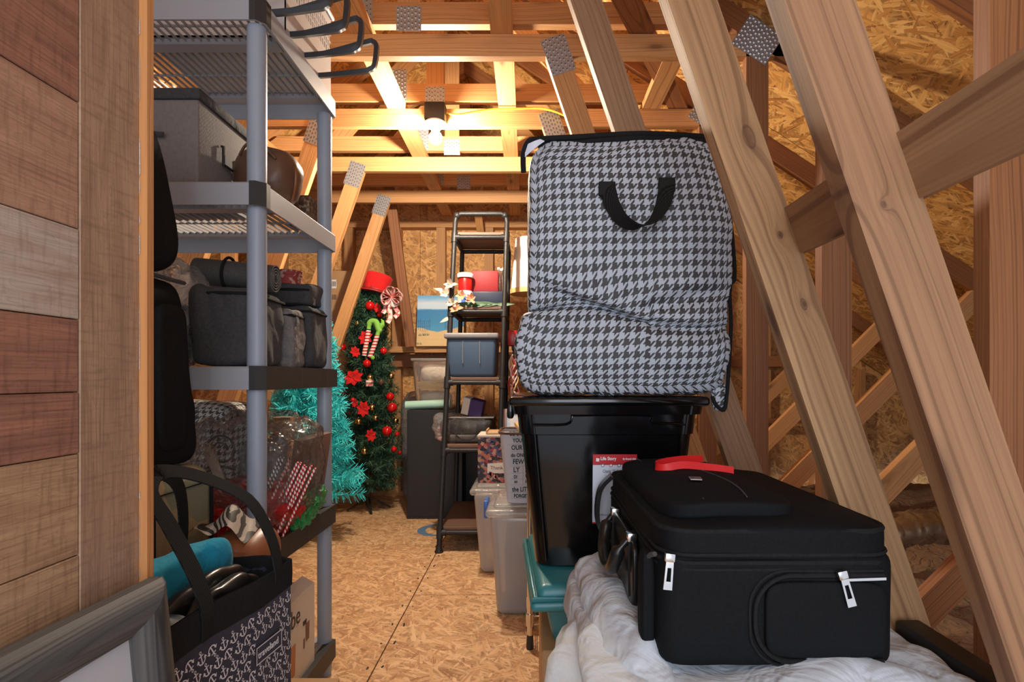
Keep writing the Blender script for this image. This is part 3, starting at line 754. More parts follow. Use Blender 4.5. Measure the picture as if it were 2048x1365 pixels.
# ---------------------------------------------------------------- plank door leaf at the left
dr = struct('door_1')
DX = -.50
def doorp(name, y0, y1, z0, z1, mat, proud, tx=.006):
    o = MB().rbox(-tx, proud, -(y1-y0)/2, (y1-y0)/2, -(z1-z0)/2, (z1-z0)/2, .0008, 1).build(name, mat, dr)
    o.location = (DX, (y0+y1)/2, (z0+z1)/2); return o
def dwood(name, a, b, c, fr=60): return pine(name, a, b, c, freq=fr, rough=.55, sat_var=.0)
def dmat(name, a, b, c, vertical=False, weather=(.15,.1,.08)):
    s = NT(name); tc = s.n('ShaderNodeTexCoord'); sep = s.n('ShaderNodeSeparateXYZ', {0: tc.outputs['Object']})
    oi = s.n('ShaderNodeObjectInfo'); R = s.math('MULTIPLY', oi.outputs['Random'], 31.0)
    al, ac = (sep.outputs[2], sep.outputs[1]) if vertical else (sep.outputs[1], sep.outputs[2])
    v = s.n('ShaderNodeCombineXYZ', {0: s.math('MULTIPLY_ADD', al, 5.0, R), 1: s.math('MULTIPLY', ac, 40.0)}).outputs[0]
    n1 = s.n('ShaderNodeTexNoise', {'Vector': v, 'Scale': 1.0, 'Detail': 4.0, 'Distortion': .6}).outputs[0]
    v = s.n('ShaderNodeCombineXYZ', {0: s.math('MULTIPLY_ADD', al, 9.0, R), 1: s.math('MULTIPLY', ac, 420.0)}).outputs[0]
    n2 = s.n('ShaderNodeTexNoise', {'Vector': v, 'Scale': 1.0, 'Detail': 3.0}).outputs[0]
    v = s.n('ShaderNodeCombineXYZ', {0: s.math('MULTIPLY_ADD', al, 170.0, R), 1: s.math('MULTIPLY', ac, 22.0)}).outputs[0]
    saw = s.n('ShaderNodeTexNoise', {'Vector': v, 'Scale': 1.0, 'Detail': 2.0}).outputs[0]
    v = s.n('ShaderNodeCombineXYZ', {0: s.math('MULTIPLY_ADD', al, 9.0, R), 1: s.math('MULTIPLY', ac, 13.0)}).outputs[0]
    vo = s.n('ShaderNodeTexVoronoi', {'Vector': v, 'Scale': 1.0}).outputs['Distance']
    ring = s.math('FRACT', s.math('MULTIPLY', s.math('ADD', s.math('MULTIPLY', vo, .5), s.math('MULTIPLY', n1, 1.2)), 9.0))
    c = s.mix(s.ramp(n1, [(.3,(0,0,0)),(.7,(1,1,1))]), a, b)
    c = s.mix(s.math('MULTIPLY', s.ramp(n2, [(.42,(0,0,0)),(.68,(1,1,1))]), .6), c, c2 := c) if False else c
    c = s.mix(s.math('MULTIPLY', s.ramp(n2, [(.45,(0,0,0)),(.72,(1,1,1))]), .55), c, weather)
    c = s.mix(s.math('MULTIPLY', s.ramp(saw, [(.5,(0,0,0)),(.75,(1,1,1))]), .45), c, weather)
    c = s.mix(s.math('MULTIPLY', s.ramp(ring, [(0,(0,0,0)),(.8,(.4,.4,.4)),(.93,(1,1,1)),(1,(0,0,0))]), .30), c, weather)
    k = s.ramp(vo, [(0.0,(1,1,1)),(.035,(.9,.9,.9)),(.06,(0,0,0))])
    c = s.mix(s.math('MULTIPLY', k, .75), c, (.05,.025,.015))
    s.bump(s.math('ADD', n2, saw), .2, .0006)
    return s.set(c, .55)
M['d_stile'] = dmat('stile print', (.43,.27,.17), (.31,.185,.115), None, True, (.15,.085,.055))
M['d_red'] = dmat('red brown plank', (.36,.165,.105), (.25,.115,.075), None, weather=(.10,.042,.03))
M['d_redl'] = dmat('light red brown plank', (.47,.27,.17), (.34,.18,.115), None, weather=(.16,.08,.05))
M['d_pale'] = dmat('pale washed plank', (.50,.42,.36), (.40,.29,.21), None, weather=(.22,.15,.11))
M['d_tan'] = dmat('tan plank', (.48,.30,.17), (.35,.20,.11), None, weather=(.15,.08,.045))
YS = .608; YE = .700
doorp('stile', YS+.0006, YE, 0.0, 2.3, 'd_stile', .0022)
rows = [(2.3,1.66,'d_red'),(1.66,1.50,'d_redl'),(1.50,1.305,'d_red'),(1.305,1.165,'d_redl'),(1.165,1.065,'d_pale'),(1.065,.985,'d_red'),(.985,.917,'d_red'),(.917,.805,'d_tan'),(.805,.66,'d_tan'),(.66,.48,'d_redl'),(.48,.3,'d_red'),(.3,0,'d_tan')]
for i, (za, zb_, m) in enumerate(rows):
    doorp('plank', .05, YS-.0006, zb_+.0006, za-.0006, m, .0012 if i % 2 else .0018)
o = MB().box(-.05,-.0062,-.325,.325,0,2.3).build('door_core', 'pine_dark', dr); o.location = (DX, .375, 0)
stick('edge_strip', (DX-.0185,YE+.0065,0), (DX-.0185,YE+.0065,2.3), .062, .012, (1,0,0), 'wood_edge', dr)
# chipped pale veneer along the edge
mb = MB(); z = .2
while z < 2.1:
    L = random.uniform(.01,.09); w = random.uniform(.0006,.0022)
    mb.add([(0.0026,-.0004,z),(.0026+w,-.0004,z+.004),(.0026+w*.7,-.0004,z+L*.8),(.0026,-.0004,z+L)], [(0,1,2,3)]); z += L+random.uniform(.0,.05)
o = mb.build('chipped_veneer', 'd_pale', dr, kind='stuff'); o.location = (DX, YE, 0)

# ---------------------------------------------------------------- picture frame at the bottom left
C0 = Vector((-.4655,.690,.752)); dirY = Vector((-.055,-1,.0)).normalized(); dirD = Vector((.095,0,-1)).normalized()
nrm = dirD.cross(dirY).normalized()
if nrm.x < 0: nrm = -nrm
t = thing('picture_frame', 'large grey-washed wooden picture frame leaning against the plank door', 'picture frame', C0)
def fr_bar(name, a, d, L, inward, w=.052):
    """moulded bar: rounded profile swept from a along d"""
    mb = MB(); prof = [(0,-.012),(0,.006),(.006,.014),(.018,.019),(.032,.018),(.042,.012),(.047,.007),(w,.004),(w,-.012)]
    for k, s_ in ((0,0.0),(1,L)):
        pass
    n = len(prof); vs = []
    for e in (0,1):
        for q, h in prof:
            along = (q if e == 0 else L-q)
            vs.append(a+d*along+inward*q+nrm*h)
    fs = [(i, i+1, n+i+1, n+i) for i in range(n-1)]+[(n-1,0,n,2*n-1), tuple(range(n)), tuple(range(2*n-1,n-1,-1))]
    c = sum(vs, Vector())/len(vs); X = d; Y_ = inward; Z_ = X.cross(Y_)
    R = Matrix((X,Y_,Z_)); mb.add([R @ (v-c) for v in vs], fs)
    o = mb.build(name, 'frame_wood', t, 35); mesh_fix_normals(o.data)
    Mx = R.transposed().to_4x4(); Mx.translation = c-Vector(C0)*0; o.matrix_local = Mx
Z0 = Vector((0,0,0))
W_, H_ = .62, .745
fr_bar('frame_bar', Z0, dirY, W_, dirD)
fr_bar('frame_bar', Z0+dirY*0, dirD, H_, dirY)
fr_bar('frame_bar', Z0+dirY*W_, dirD, H_, -dirY)
fr_bar('frame_bar', Z0+dirD*H_, dirY, W_, -dirD)
a = Z0+dirY*.045+dirD*.045; mb = MB()
mb.add([a-nrm*.002, a+dirY*(W_-.09)-nrm*.002, a+dirY*(W_-.09)+dirD*(H_-.09)-nrm*.002, a+dirD*(H_-.09)-nrm*.002], [(0,1,2,3)])
M['poster'] = plastic('pale grey picture sheet', (.46,.46,.49), .35)
mb.build('picture_sheet', 'poster', t)

# ---------------------------------------------------------------- plastic shelf unit
SX1, SX0, SY0, SY1 = -.664, -1.60, 1.365, 1.895
t = thing('storage_shelf', 'tall grey plastic storage shelf with round posts and slatted tiers', 'shelf', (-.695, 1.40, 0))
def L(x, y, z=0): return (x+.695, y-1.40, z)
tops = [.11, .57, 1.03, 1.49, 1.95]; BH = .058
sx0, sx1, sy0, sy1 = SX0+.695, SX1+.695, SY0-1.40, SY1-1.40
def shelf_rim(ch=.018):
    mb = MB(); 
    def ring(ins_, z):
        x0,x1,y0,y1 = sx0+ins_, sx1-ins_, sy0+ins_, sy1-ins_; c = max(ch-ins_*.6, .002)
        return [(x0+c,y0,z),(x1-c,y0,z),(x1,y0+c,z),(x1,y1-c,z),(x1-c,y1,z),(x0+c,y1,z),(x0,y1-c,z),(x0,y0+c,z)]
    rings = [ring(0,-BH), ring(0,-.004), ring(.004,0), ring(.045,0), ring(.045,-.012), ring(.012,-.012), ring(.006,-BH)]
    n = 8; vs = [p for r in rings for p in r]; K = len(rings)
    fs = [(i*n+k, i*n+(k+1)%n, ((i+1)%K)*n+(k+1)%n, ((i+1)%K)*n+k) for i in range(K) for k in range(n)]
    mb.add(vs, fs); return mb
rim0 = None
for i, z in enumerate(tops):
    if rim0 is None:
        rim0 = shelf_rim().build('shelf_tier', 'shelf', t, 30); mesh_fix_normals(rim0.data); rt = rim0
        mb = MB()
        x = sx0+.06
        while x < sx1-.045:
            mb.box(x-.0013, x+.0013, sy0+.04, sy1-.04, -.010, -.002); x += .0215
        x0_, x1_ = sx0+.04, sx1-.04
        for yy, w in ((sy0+.04,.03),(-.035+.19,.04),(sy1-.05,.03)): mb.box(x0_, x1_, yy-w/2, yy+w/2, -.0165, -.001)
        for yy in (.07,.31): mb.box(x0_, x1_, yy-.0015, yy+.0015, -.010, -.004)
        mb.build('slats', 'shelf', rt, kind='stuff')
        
        rt.location = (0,0,z)
    else: rt = dup(rim0, (0,0,z), parent=t)
p0 = None
for px_, py_ in ((0,0),(0,.46),(SX0+.031+.695,0),(SX0+.031+.695,.46)):
    z0 = 0.03
    for i, z in enumerate(tops):
        zb_ = (tops[i-1] if i else -.0+.03)
        if i == 0:
            o = MB().cyl((0,0,0),(0,0,.055),.022,.026,n=20).build('foot', 'post', t, 40); o.location = (px_, py_, 0)
            continue
        if p0 is None:
            mb = MB(); Lh = .46-BH
            mb.lathe([(.0235,0),(.0235,Lh)], n=24); p0 = mb.build('post', 'post', t, 40); p0.location = (px_, py_, tops[i-1])
        else:
            o = p0.copy(); COL.objects.link(o); o.location = (px_, py_, tops[i-1])
# black tape wrapped over the right-hand tier ends
def tapebox(z, pieces):
    for (y0, y1, wrap) in pieces:
        mb = MB(); e = .0016; x1 = sx1+e; c = .018
        pts = []
        if wrap: pts += [(sx1-c-.015, sy0-e), (sx1-c, sy0-e), (x1, sy0+c), (x1, y1)]
        else: pts += [(x1, y0), (x1, y1)]
        vs = []
        for x, y in pts: vs += [(x, y, z-BH-.001), (x, y, z+.0015), (x-.03 if x > sx1-c else x, y+(.03 if y < sy0 else 0), z+.0015)]
        fs = []
        for k in range(len(pts)-1):
            fs += [(k*3, (k+1)*3, (k+1)*3+1, k*3+1), (k*3+1, (k+1)*3+1, (k+1)*3+2, k*3+2)]
        mb.add(vs, fs); o = mb.build('black_tape', 'tape', t); 
tapebox(1.03, [(0,.20,True),(.2006,.40,False),(.4006,sy1-.005,False)])
tapebox(.57, [(.05,.25,False),(.2506,sy1-.02,False)])
tapebox(1.49, [(0,.004,True)]); tapebox(1.95, [(0,.008,True)])
tapebox(.11, [(.15,sy1-.02,False)])

# things on the top tier
t = thing('laundry_basket', 'white plastic laundry basket with slotted sides on the top tier', 'basket', (-.88,1.70,1.9515))
mb = MB(); 
def bw(p, d, w, h, cols=7, rowsn=3):
    """slotted wall: p corner, d direction along, h height"""
    z_lo, z_hi = h*.50, h*.86; cw = w/cols
    def q(a0,a1,z0,z1,th=.003):
        p = Vector(pp); nn = Vector((-d.y, d.x, 0))*th
        A = p+d*a0; B = p+d*a1
        vs = [A+Vector((0,0,z0)), B+Vector((0,0,z0)), B+Vector((0,0,z1)), A+Vector((0,0,z1))]
        vs += [v+nn for v in vs]; mb.add(vs, [(0,1,2,3),(7,6,5,4),(0,4,5,1),(1,5,6,2),(2,6,7,3),(3,7,4,0)])
    pp = p
    q(0,w,0,z_lo); q(0,w,z_hi,h)
    rh = (z_hi-z_lo)/rowsn
    for r in range(rowsn):
        q(0,w,z_lo+rh*r,z_lo+rh*r+rh*.22)
        for c in range(cols*3):
            q(c*cw/3, c*cw/3+cw*.13, z_lo+rh*r+rh*.22, z_lo+rh*(r+1))
bw(Vector((-.20,-.17,0)), Vector((1,0,0)), .40, .28, 8, 4); bw(Vector((.20,-.17,0)), Vector((0,1,0)), .345, .28, 7, 4)
bw(Vector((-.20,.175,0)), Vector((1,0,0)), .40, .28, 8, 4); bw(Vector((-.20,-.17,0)), Vector((0,1,0)), .345, .28, 7, 4)
mb.box(-.20,.20,-.17,.175,0,.004)
M['basket_pl'] = plastic('milky basket plastic', (.62,.58,.56), .35)
mb.build('basket_body', 'basket_pl', t)
MB().tube([(-.205,-.175,.28),(.205,-.175,.28),(.205,.18,.28),(-.205,.18,.28)], .008, 8, True).build('rim', 'basket_pl', t, 60)
def ubr(y, pts, label):
    ref = (-.665+.0, y, 1.98)
    o = MB().strap(smooth_pts([Vector((x, y+(yy), z))-Vector(ref) for x, yy, z in pts], 5), (0,1,.25), .016, .014).build('metal_loop', 'black_rub', None, 40, loc=ref)
    tag(o, label, 'metal loop', 'black flat metal loops sticking out over the top tier')
for i, (px_a, Y) in enumerate(((0,1.47),(0,1.565),(0,1.665),(0,1.775))):
    x0_ = -.80
    z = 1.965+.012
    w = (.13,.14,.15,.165)[i]
    ubr(Y, [(x0_,0,z+.045),(-.66,0,z+.072),(-.66+w*.80,0,z+.108),(-.66+w*.93,0,z+.110),(-.66+w,0,z+.095),(-.66+w*.96,0,z+.035),(-.66+w*.86,0,z+.020),(-.66+w*.72,0,z+.014),(-.66,0,z+.002),(x0_,0,z-.006)],
        ('nearest black metal loop above the plastic shelf, cut by the top of view','second black metal loop above the plastic shelf','third black metal loop above the plastic shelf','farthest black metal loop above the plastic shelf, fully visible')[i])
o = MB().rbox(-.14,.14,-.10,.10,0,.10,.01).build('storage_case', 'red_pl', None, 40, loc=(-1.30,1.55,1.952)); tag(o, 'red case lying on the top tier seen through its slats', 'case')
o = MB().rbox(-.09,.09,-.15,.15,0,.07,.01).build('storage_case', 'black_matte', None, 40, loc=(-1.42,1.72,1.952)); o.location.x=-1.15; o.location.y=1.56; o.location.z = 2.053; o.scale=(.9,.5,1)
tag(o, 'black case lying on the red case on the top tier', 'case')

# fourth tier: grey fabric box, leather ball, small patterned box
t = thing('fabric_box', 'grey fabric storage box with dark lid on the second tier from top', 'box', (-1.0,1.56,1.4915))
MB().rbox(-.144,.144,-.14,.14,0,.235,.006).build('box_body', 'fab_grey', t, 40)
MB().rbox(-.152,.152,-.148,.148,.228,.258,.006).build('lid', 'fab_char', t, 40)
MB().tube([(.147,-.04,.150),(.153,-.04,.150),(.153,-.04,.10),(.153,.06,.10),(.153,.06,.150),(.147,.06,.150)], .004, 6).build('handle', 'black_rub', t, 50)
MB().strap([(-.02,-.146,.11),(-.02,-.148,.135),(.0,-.149,.14),(.06,-.149,.135)], (0,0,1), .012, .003).build('pull_tab', 'fab_char', t)
t = thing('leather_bag', 'round scuffed brown leather bag beside the grey fabric box', 'bag', (-.757,1.60,1.4915))
def lw(q, p):
    p.x *= 1+.12*q.z; return p
MB().soft((0,0,.088), (.088,.082,.088), 14, 2.3, .006, 14, 3, lw, wrinkle=.003, wfr=18).build('body', 'leather', t, 180)
MB().tube([(.0+.089*math.sin(a)*1.0, .03*math.cos(a*2), .088+.090*math.cos(a)) for a in [i*2*PI/28 for i in range(28)]], .004, 6, True).build('seam', 'leather_or', t, 60)
MB().tube(smooth_pts([(-.05,-.072,.13),(-.02,-.086,.155),(.02,-.082,.15),(.05,-.07,.12)]), .004, 6).build('strap', 'leather', t, 60)
o = MB().rbox(-.035,.035,-.03,.03,0,.10,.004).build('patterned_box', 'tin', None, 40, loc=(-.745,1.80,1.4915))
o.data.materials[0] = spotted('brown patterned card', [(.14,.09,.05),(.05,.03,.02),(.25,.18,.10),(.10,.05,.03)], 120)
tag(o, 'small dark patterned box behind the leather bag', 'box')

# third tier: charcoal fabric bins
def fbin(name, loc, half, label, seed, mat='fab_char', tab=True, lidh=.02, pipe=True):
    t = thing(name, label, 'storage bin', loc)
    MB().soft((0,0,half[2]), half, 22, 9, .006, 9, seed, None, wrinkle=.007, wfr=9).build('body', mat, t, 180)
    if pipe:
        hx, hy = half[0]-.004, half[1]-.004; zz = half[2]*2-.022
        MB().tube([(-hx,-hy,zz),(0,-hy-.003,zz+.002),(hx,-hy,zz),(hx+.004,0,zz-.002),(hx,hy,zz),(-hx,hy,zz)], .0045, 6, True).build('piping', 'fab_black', t, 60)
    if tab:
        MB().strap([(hx+.004,-half[1]*.4,zz-.002),(hx+.007,-half[1]*.4,zz-.02),(hx+.006,-half[1]*.4,zz-.045)], (0,1,0), .014, .003).build('zip_tab', 'fab_lgrey', t)
    return t
fbin('fabric_bin', (-.785,1.49,1.0315), (.080,.10,.103), 'large charcoal fabric bin at the front of the middle tier', 1, tab=False)
fbin('fabric_bin', (-.775,1.655,1.0315), (.082,.045,.088), 'slumped light-rimmed grey fabric bin behind the front post', 2, 'fab_lgrey')
fbin('fabric_bin', (-.755,1.79,1.0315), (.076,.075,.100), 'dark fabric bin standing at the rear right of the middle tier', 3, tab=False)
fbin('fabric_bin', (-.765,1.79,1.2335), (.070,.06,.034), 'small dark fabric bin on top of the rear right bin', 4)
fbin('fabric_bin', (-.875,1.70,1.0315), (.038,.10,.135), 'tall charcoal fabric bin between front and rear bins', 5)
t = thing('round_tin', 'red patterned round tin on top of the dark fabric bins', 'tin', (-.785,1.79,1.3025))
MB().lathe([(.038,0),(.040,.002),(.040,.030),(.0415,.031),(.0415,.044),(.038,.047),(0,.047)], n=24).build('tin_body', 'tin', t, 40)
# rolled mat lying on the front bin
def spiral_roll(r, L_, turns=4):
    mb = MB(); n = 26*turns; th = .0025
    for layer in (0,):
        vs = []; N = n+1
        for i in range(N):
            a = i/26*2*PI; rr = r*(.25+.75*i/n)
            for xx in (-L_/2, L_/2):
                vs.append((xx, rr*math.cos(a), rr*math.sin(a)))
                vs.append((xx, (rr-th)*math.cos(a), (rr-th)*math.sin(a)))
        fs = []
        for i in range(n):
            k = i*4; fs += [(k,k+2,k+6,k+4),(k+1,k+5,k+7,k+3),(k,k+4,k+5,k+1),(k+2,k+3,k+7,k+6)]
        mb.add(vs, fs)
    return mb
M['mat_w'] = fabric('woven black and silver mat', (.03,.029,.028), (.12,.115,.11), 900, .6)
t = thing('rolled_mat', 'rolled black and silver woven mat lying on the front fabric bin', 'mat', (-.80,1.50,1.284), rot=(0,math.radians(5),math.radians(4)))
spiral_roll(.040,.21).build('mat', 'mat_w', t, 40)
MB().tube([(-.02,.043*math.cos(a),.043*math.sin(a)) for a in [i*PI/12 for i in range(24)]], .004, 6, True).build('tie_band', 'fab_black', t, 60)
t = thing('plastic_wrap', 'crumpled clear plastic wrap between black bag and front bin', 'plastic wrap', (-.895,1.40,1.032))
MB().soft((-.03,.03,.14), (.055,.06,.14), 22, 3.2, .03, 9, 8, None, wrinkle=.018, wfr=16).build('wrap_film', 'film_grey', t, 30)
MB().soft((-.03,.03,.085), (.040,.04,.08), 10, 4, .008, 10, 9).build('wrapped_cloth', 'fab_lgrey', t, 180)

# fourth tier from top: houndstooth pouch, scroll rack, clear gift bag
t = thing('fabric_bag', 'cream houndstooth fabric bag on the lower tier of the shelf', 'bag', (-1.03,1.72,.5715))
MB().soft((0,0,.18), (.15,.10,.18), 20, 6, .012, 7, 4, None, wrinkle=.005, wfr=10).build('body', 'hound_w', t, 180)
t = thing('scroll_rack', 'black wire rack with curled scrolls in front of houndstooth bag', 'rack', (-.97,1.55,.5715))
mb = MB()
def spir(cx, cz, r0, a0, turns, sgn, tail=None):
    pts = []
    n = int(26*turns)
    for i in range(n+1):
        a = a0+sgn*2*PI*turns*i/n; r = r0*(1-.62*i/n); pts.append((cx+r*math.cos(a), 0, cz+r*math.sin(a)))
    return pts
scr = MB()
scr.tube(spir(-.01,.235,.038,.2,1.4,1), .0035, 6); scr.tube(spir(.10,.225,.045,2.6,1.4,-1), .0035, 6)
scr.tube(smooth_pts([(.0,.0,.0),(-.002,0,.06),(.01,0,.12),(.06,0,.165),(.10,0,.18),(.14,0,.17)]), .0035, 6)
scr.tube(smooth_pts([(.02,0,.0),(.03,0,.08),(.0,0,.14),(-.045,0,.15),(-.06,0,.12)]), .0035, 6)
scr.tube([(-.10,0,.0035),(.18,0,.0035)], .0035, 6); scr.tube([(-.10,.08,.0035),(.18,.08,.0035)], .0035, 6)
scr.tube([(-.10,0,.0035),(-.10,.08,.0035)], .0035, 6); scr.tube([(.18,0,.0035),(.18,.08,.0035)], .0035, 6)
scr.build('wire_scrolls', 'black_rub', t, 60)
o = MB().rbox(-.07,.07,-.02,.02,0,.12,.004).build('striped_box', stripes('black and white stripes', (.7,.68,.65), (.02,.02,.02), 75, 2), None, 40, loc=(-.985,1.46,.5715))
tag(o, 'small black and white striped box behind the black garment bag', 'box')
o = MB().rbox(-.03,.03,-.02,.02,0,.30,.004).build('osb_offcut', 'osb_wall', None, 40, loc=(-.825,1.845,.5715)); tag(o, 'small particle board offcut standing behind the clear gift bag', 'board')
# clear bag with gift wrapping things
t = thing('plastic_bag', 'clear plastic bag full of gift wrap on the lower shelf tier', 'bag', (-.79,1.60,.5725))
def gw(q, p):
    if p.z > .08: 
        k = (p.z-.08)/.12; p.x += .05*k*(1 if q.x > 0 else -.3); p.y += .06*noise.noise(Vector((p.x*9,p.y*9,2)))
        p.z += .05*noise.noise(Vector((p.x*14,p.y*14,7)))
    else: p.z = max(p.z, -.150)
    return p
MB().soft((0,0,.152), (.155,.175,.150), 30, 3.6, .02, 8, 11, gw, wrinkle=.014, wfr=11).build('bag_film', 'film', t, 25)
def arch(u, v):
    a = PI*u; r = .055+.012*math.sin(v*5)
    return (.055+r*math.cos(a), .02+.03*v, .25+r*math.sin(a)*1.4+.01*math.sin(u*9))
MB().grid(arch, 18, 3).build('bag_handle', 'film', t, 40)
M['cellotan'] = plastic('brown wrapping card', (.16,.075,.06), .5)
o = MB().rbox(-.012,.012,-.13,.13,0,.235,.002).build('flat_gift_box', 'cellotan', None, 40, loc=(-.682,1.70,.585), rot=(0,math.radians(8),math.radians(2))); tag(o, 'flat dark brown gift box inside the clear bag', 'box', None)
o.location=(-.70,1.70,.59)
o = MB().rbox(-.012,.012,-.09,.09,0,.21,.002).build('flat_gift_box', 'white_card', None, 40, loc=(-.87,1.62,.60), rot=(0,math.radians(-18),math.radians(30))); tag(o, 'white folded gift box inside the clear bag', 'box')
M['grey_card'] = plastic('grey card', (.22,.20,.19), .5)
o = MB().soft((0,0,.08), (.06,.03,.08), 10, 5, .012, 9, 31, wrinkle=.01, wfr=14).build('tissue_paper', 'fab_lgrey', None, 40, loc=(-.80,1.66,.66)); tag(o, 'crumpled grey tissue inside the clear bag', 'tissue paper')
o = MB().soft((0,0,.05), (.140,.12,.075), 20, 3, .02, 12, 5, wrinkle=.022, wfr=22).build('red_cellophane', 'red_foil', None, 20, loc=(-.79,1.56,.59)); tag(o, 'shiny crumpled red cellophane at the bottom of the clear bag', 'cellophane')
o = MB().soft((0,0,.035), (.030,.12,.032), 18, 3, .01, 12, 6, wrinkle=.012, wfr=40).build('green_cellophane', 'green_foil', None, 20, loc=(-.672,1.66,.580), rot=(math.radians(12),0,0)); tag(o, 'shiny green cellophane beside the clear bag', 'cellophane')
st0 = None
for i in range(11):
    x = -.735+i*.0085-(i%2)*.004; y = 1.475+(i%3)*.012
    a = Vector((0,0,0)); tilt = math.radians(24+random.uniform(-2,2))
    m_ = 'straw_k' if i < 3 else 'straw_r'
    if i in (0,3):
        st0 = MB().lathe([(.0029,0),(.0029,.205)], n=8).build('striped_straw', m_, None, 60)
        o = st0
    else: o = st0.copy(); COL.objects.link(o)
    o.location = (x-.02, y, .60-.003*i); o.rotation_euler = (math.radians(-3), tilt, 0)
    tag(o, (('leftmost','second','third')[i]+' black and white striped paper straw in the clear bag') if i < 3 else (('leftmost','second','third','fourth','fifth','sixth','seventh','rightmost')[i-3]+' red and white striped paper straw in the clear bag'), 'straw', 'black striped straws' if i < 3 else 'red striped straws')

# bottom tier: glassware box
t = thing('glassware_box', 'open-topped white glassware carton on the bottom shelf tier', 'box', (-.752,1.62,.1115))
hw_, hd_, hh_ = .072, .115, .245
MB().box(-hw_,hw_,-hd_,hd_,0,hh_).build('carton', 'white_card', t)
MB().add([(hw_,-hd_,hh_),(hw_,hd_,hh_),(hw_-.03,hd_-.02,hh_+.028),(hw_-.04,-hd_+.01,hh_+.02)], [(0,1,2,3)]).build('flap', 'white_card', t)
MB().add([(-hw_,-hd_,hh_+.001),(hw_,-hd_,hh_+.001),(hw_-.02,-hd_+.05,hh_+.012),(-hw_,-hd_+.05,hh_+.014)], [(0,1,2,3)]).build('flap', 'white_card', t)
text_mesh('printed_word', 'be', .075, 'ink', t, (hw_+.0006,-.058,.17), (0,1,0), (0,0,1), sx=.9)
M['amber'] = plastic('printed amber glass', (.42,.15,.06), .4); M['cola'] = plastic('printed dark glass', (.13,.035,.02), .4)
def glass_print(y, z, w, h, m):
    MB().add([(hw_+.0006,y-w*.4,z),(hw_+.0006,y+w*.4,z),(hw_+.0006,y+w*.5,z+h),(hw_+.0006,y-w*.5,z+h)], [(0,1,2,3)]).build('printed_glass', m, t)
glass_print(-.05,.03,.05,.09,'amber'); glass_print(.06,.09,.03,.055,'cola'); glass_print(.035,.075,.012,.03,'cola'); glass_print(.04,.145,.03,.014,'ink')
o = MB().rbox(-.12,.12,-.16,.16,0,.30,.008).build('storage_carton', 'card', None, 40, loc=(-1.0,1.62,.1115)); tag(o, 'plain brown carton at the back of the bottom tier behind the tote', 'box')

# ---------------------------------------------------------------- bags in front of the shelf (left)
t = thing('hard_suitcase', 'upright map-print suitcase under the black garment bag', 'suitcase', (-.92,1.20,0))
MB().rbox(-.16,.165,-.13,.13,.02,.80,.045,4).build('shell', 'mapprint', t, 60)
MB().tube([(.167,-.10,.06),(.167,-.10,.76),(.167,.10,.76),(.167,.10,.06)], .004, 6, True).build('edge_piping', 'fab_black', t, 60)
for xx in (-.12,.12): MB().box(xx-.02,xx+.02,-.11,.11,0,.025).build('foot', 'black_matte', t)
t = thing('garment_bag', 'black fabric bag with small orange leaf emblem standing before the shelf', 'bag', (-.935,1.20,.801))
def gbw(q, p):
    if q.x > 0: p.x += .048*(1-(p.z+.22)/.44)-.022
    return p
MB().soft((0,0,.215), (.135,.11,.215), 24, 9, .004, 6, 7, gbw, wrinkle=.004, wfr=8).build('body', 'fab_black', t, 180)
MB().soft((.02,-.118,.19), (.055,.016,.12), 12, 5, .004, 9, 8).build('front_pocket', 'fab_black', t, 180)
MB().soft((.148,.0,.20), (.016,.05,.16), 12, 5, .006, 9, 9).build('side_flap', 'fab_black', t, 180)
MB().tube([(-.13,-.105,.424),(.118,-.105,.424),(.118,.10,.424)], .005, 6).build('piping', 'fab_char', t, 60)
lf = MB(); lf.add([(.0,0,0),(.006,0,.010),(.012,0,.026),(.004,0,.022),(-.002,0,.012)], [(0,1,2,3,4)])
M['leaf_or'] = plastic('orange emblem', (.75,.28,.12), .5)
lf.build('leaf_emblem', 'leaf_or', t, loc=(.085,-.1135,.045))
MB().rbox(-.018,.018,-.002,.002,-.016,.016,.001,1).build('emblem_patch', 'leather_blk', t, loc=(.09,-.111,.058))
t = thing('zipped_bag', 'black bag with tan zip teeth on top of the garment bag', 'bag', (-.880,1.16,1.232))
def zw(q, p):
    if q.x > 0: p.x -= .075*((p.z+.19)/.38)**1.3*1.0 if p.z > -.19 else 0
    return p
MB().soft((0,0,.19), (.115,.09,.19), 22, 4.5, .003, 6, 12, zw).build('body', 'fab_black', t, 180)
zt_ = MB()
for i in range(46):
    z = .03+i*.0073; x = .082-.070*((z)/.38)**1.3
    zt_.box(x-.0045,x+.0045,-.0925-.004,-.087,z,z+.0035)
M['zip_tan'] = plastic('tan zip teeth', (.34,.22,.14), .5)
zt_.build('zip_teeth', 'zip_tan', t, kind='stuff')
# cardboard box beneath the tote and handbag
t = thing('cardboard_box', 'plain cardboard box beneath the anchor tote bag', 'box', (-.60,1.06,0))
MB().rbox(-.13,.13,-.29,.30,0,.26,.003,1).build('carton', 'card', t); MB().box(-.13,.13,-.02,.02,.2601,.2606).build('packing_tape', 'tan_wood', t)
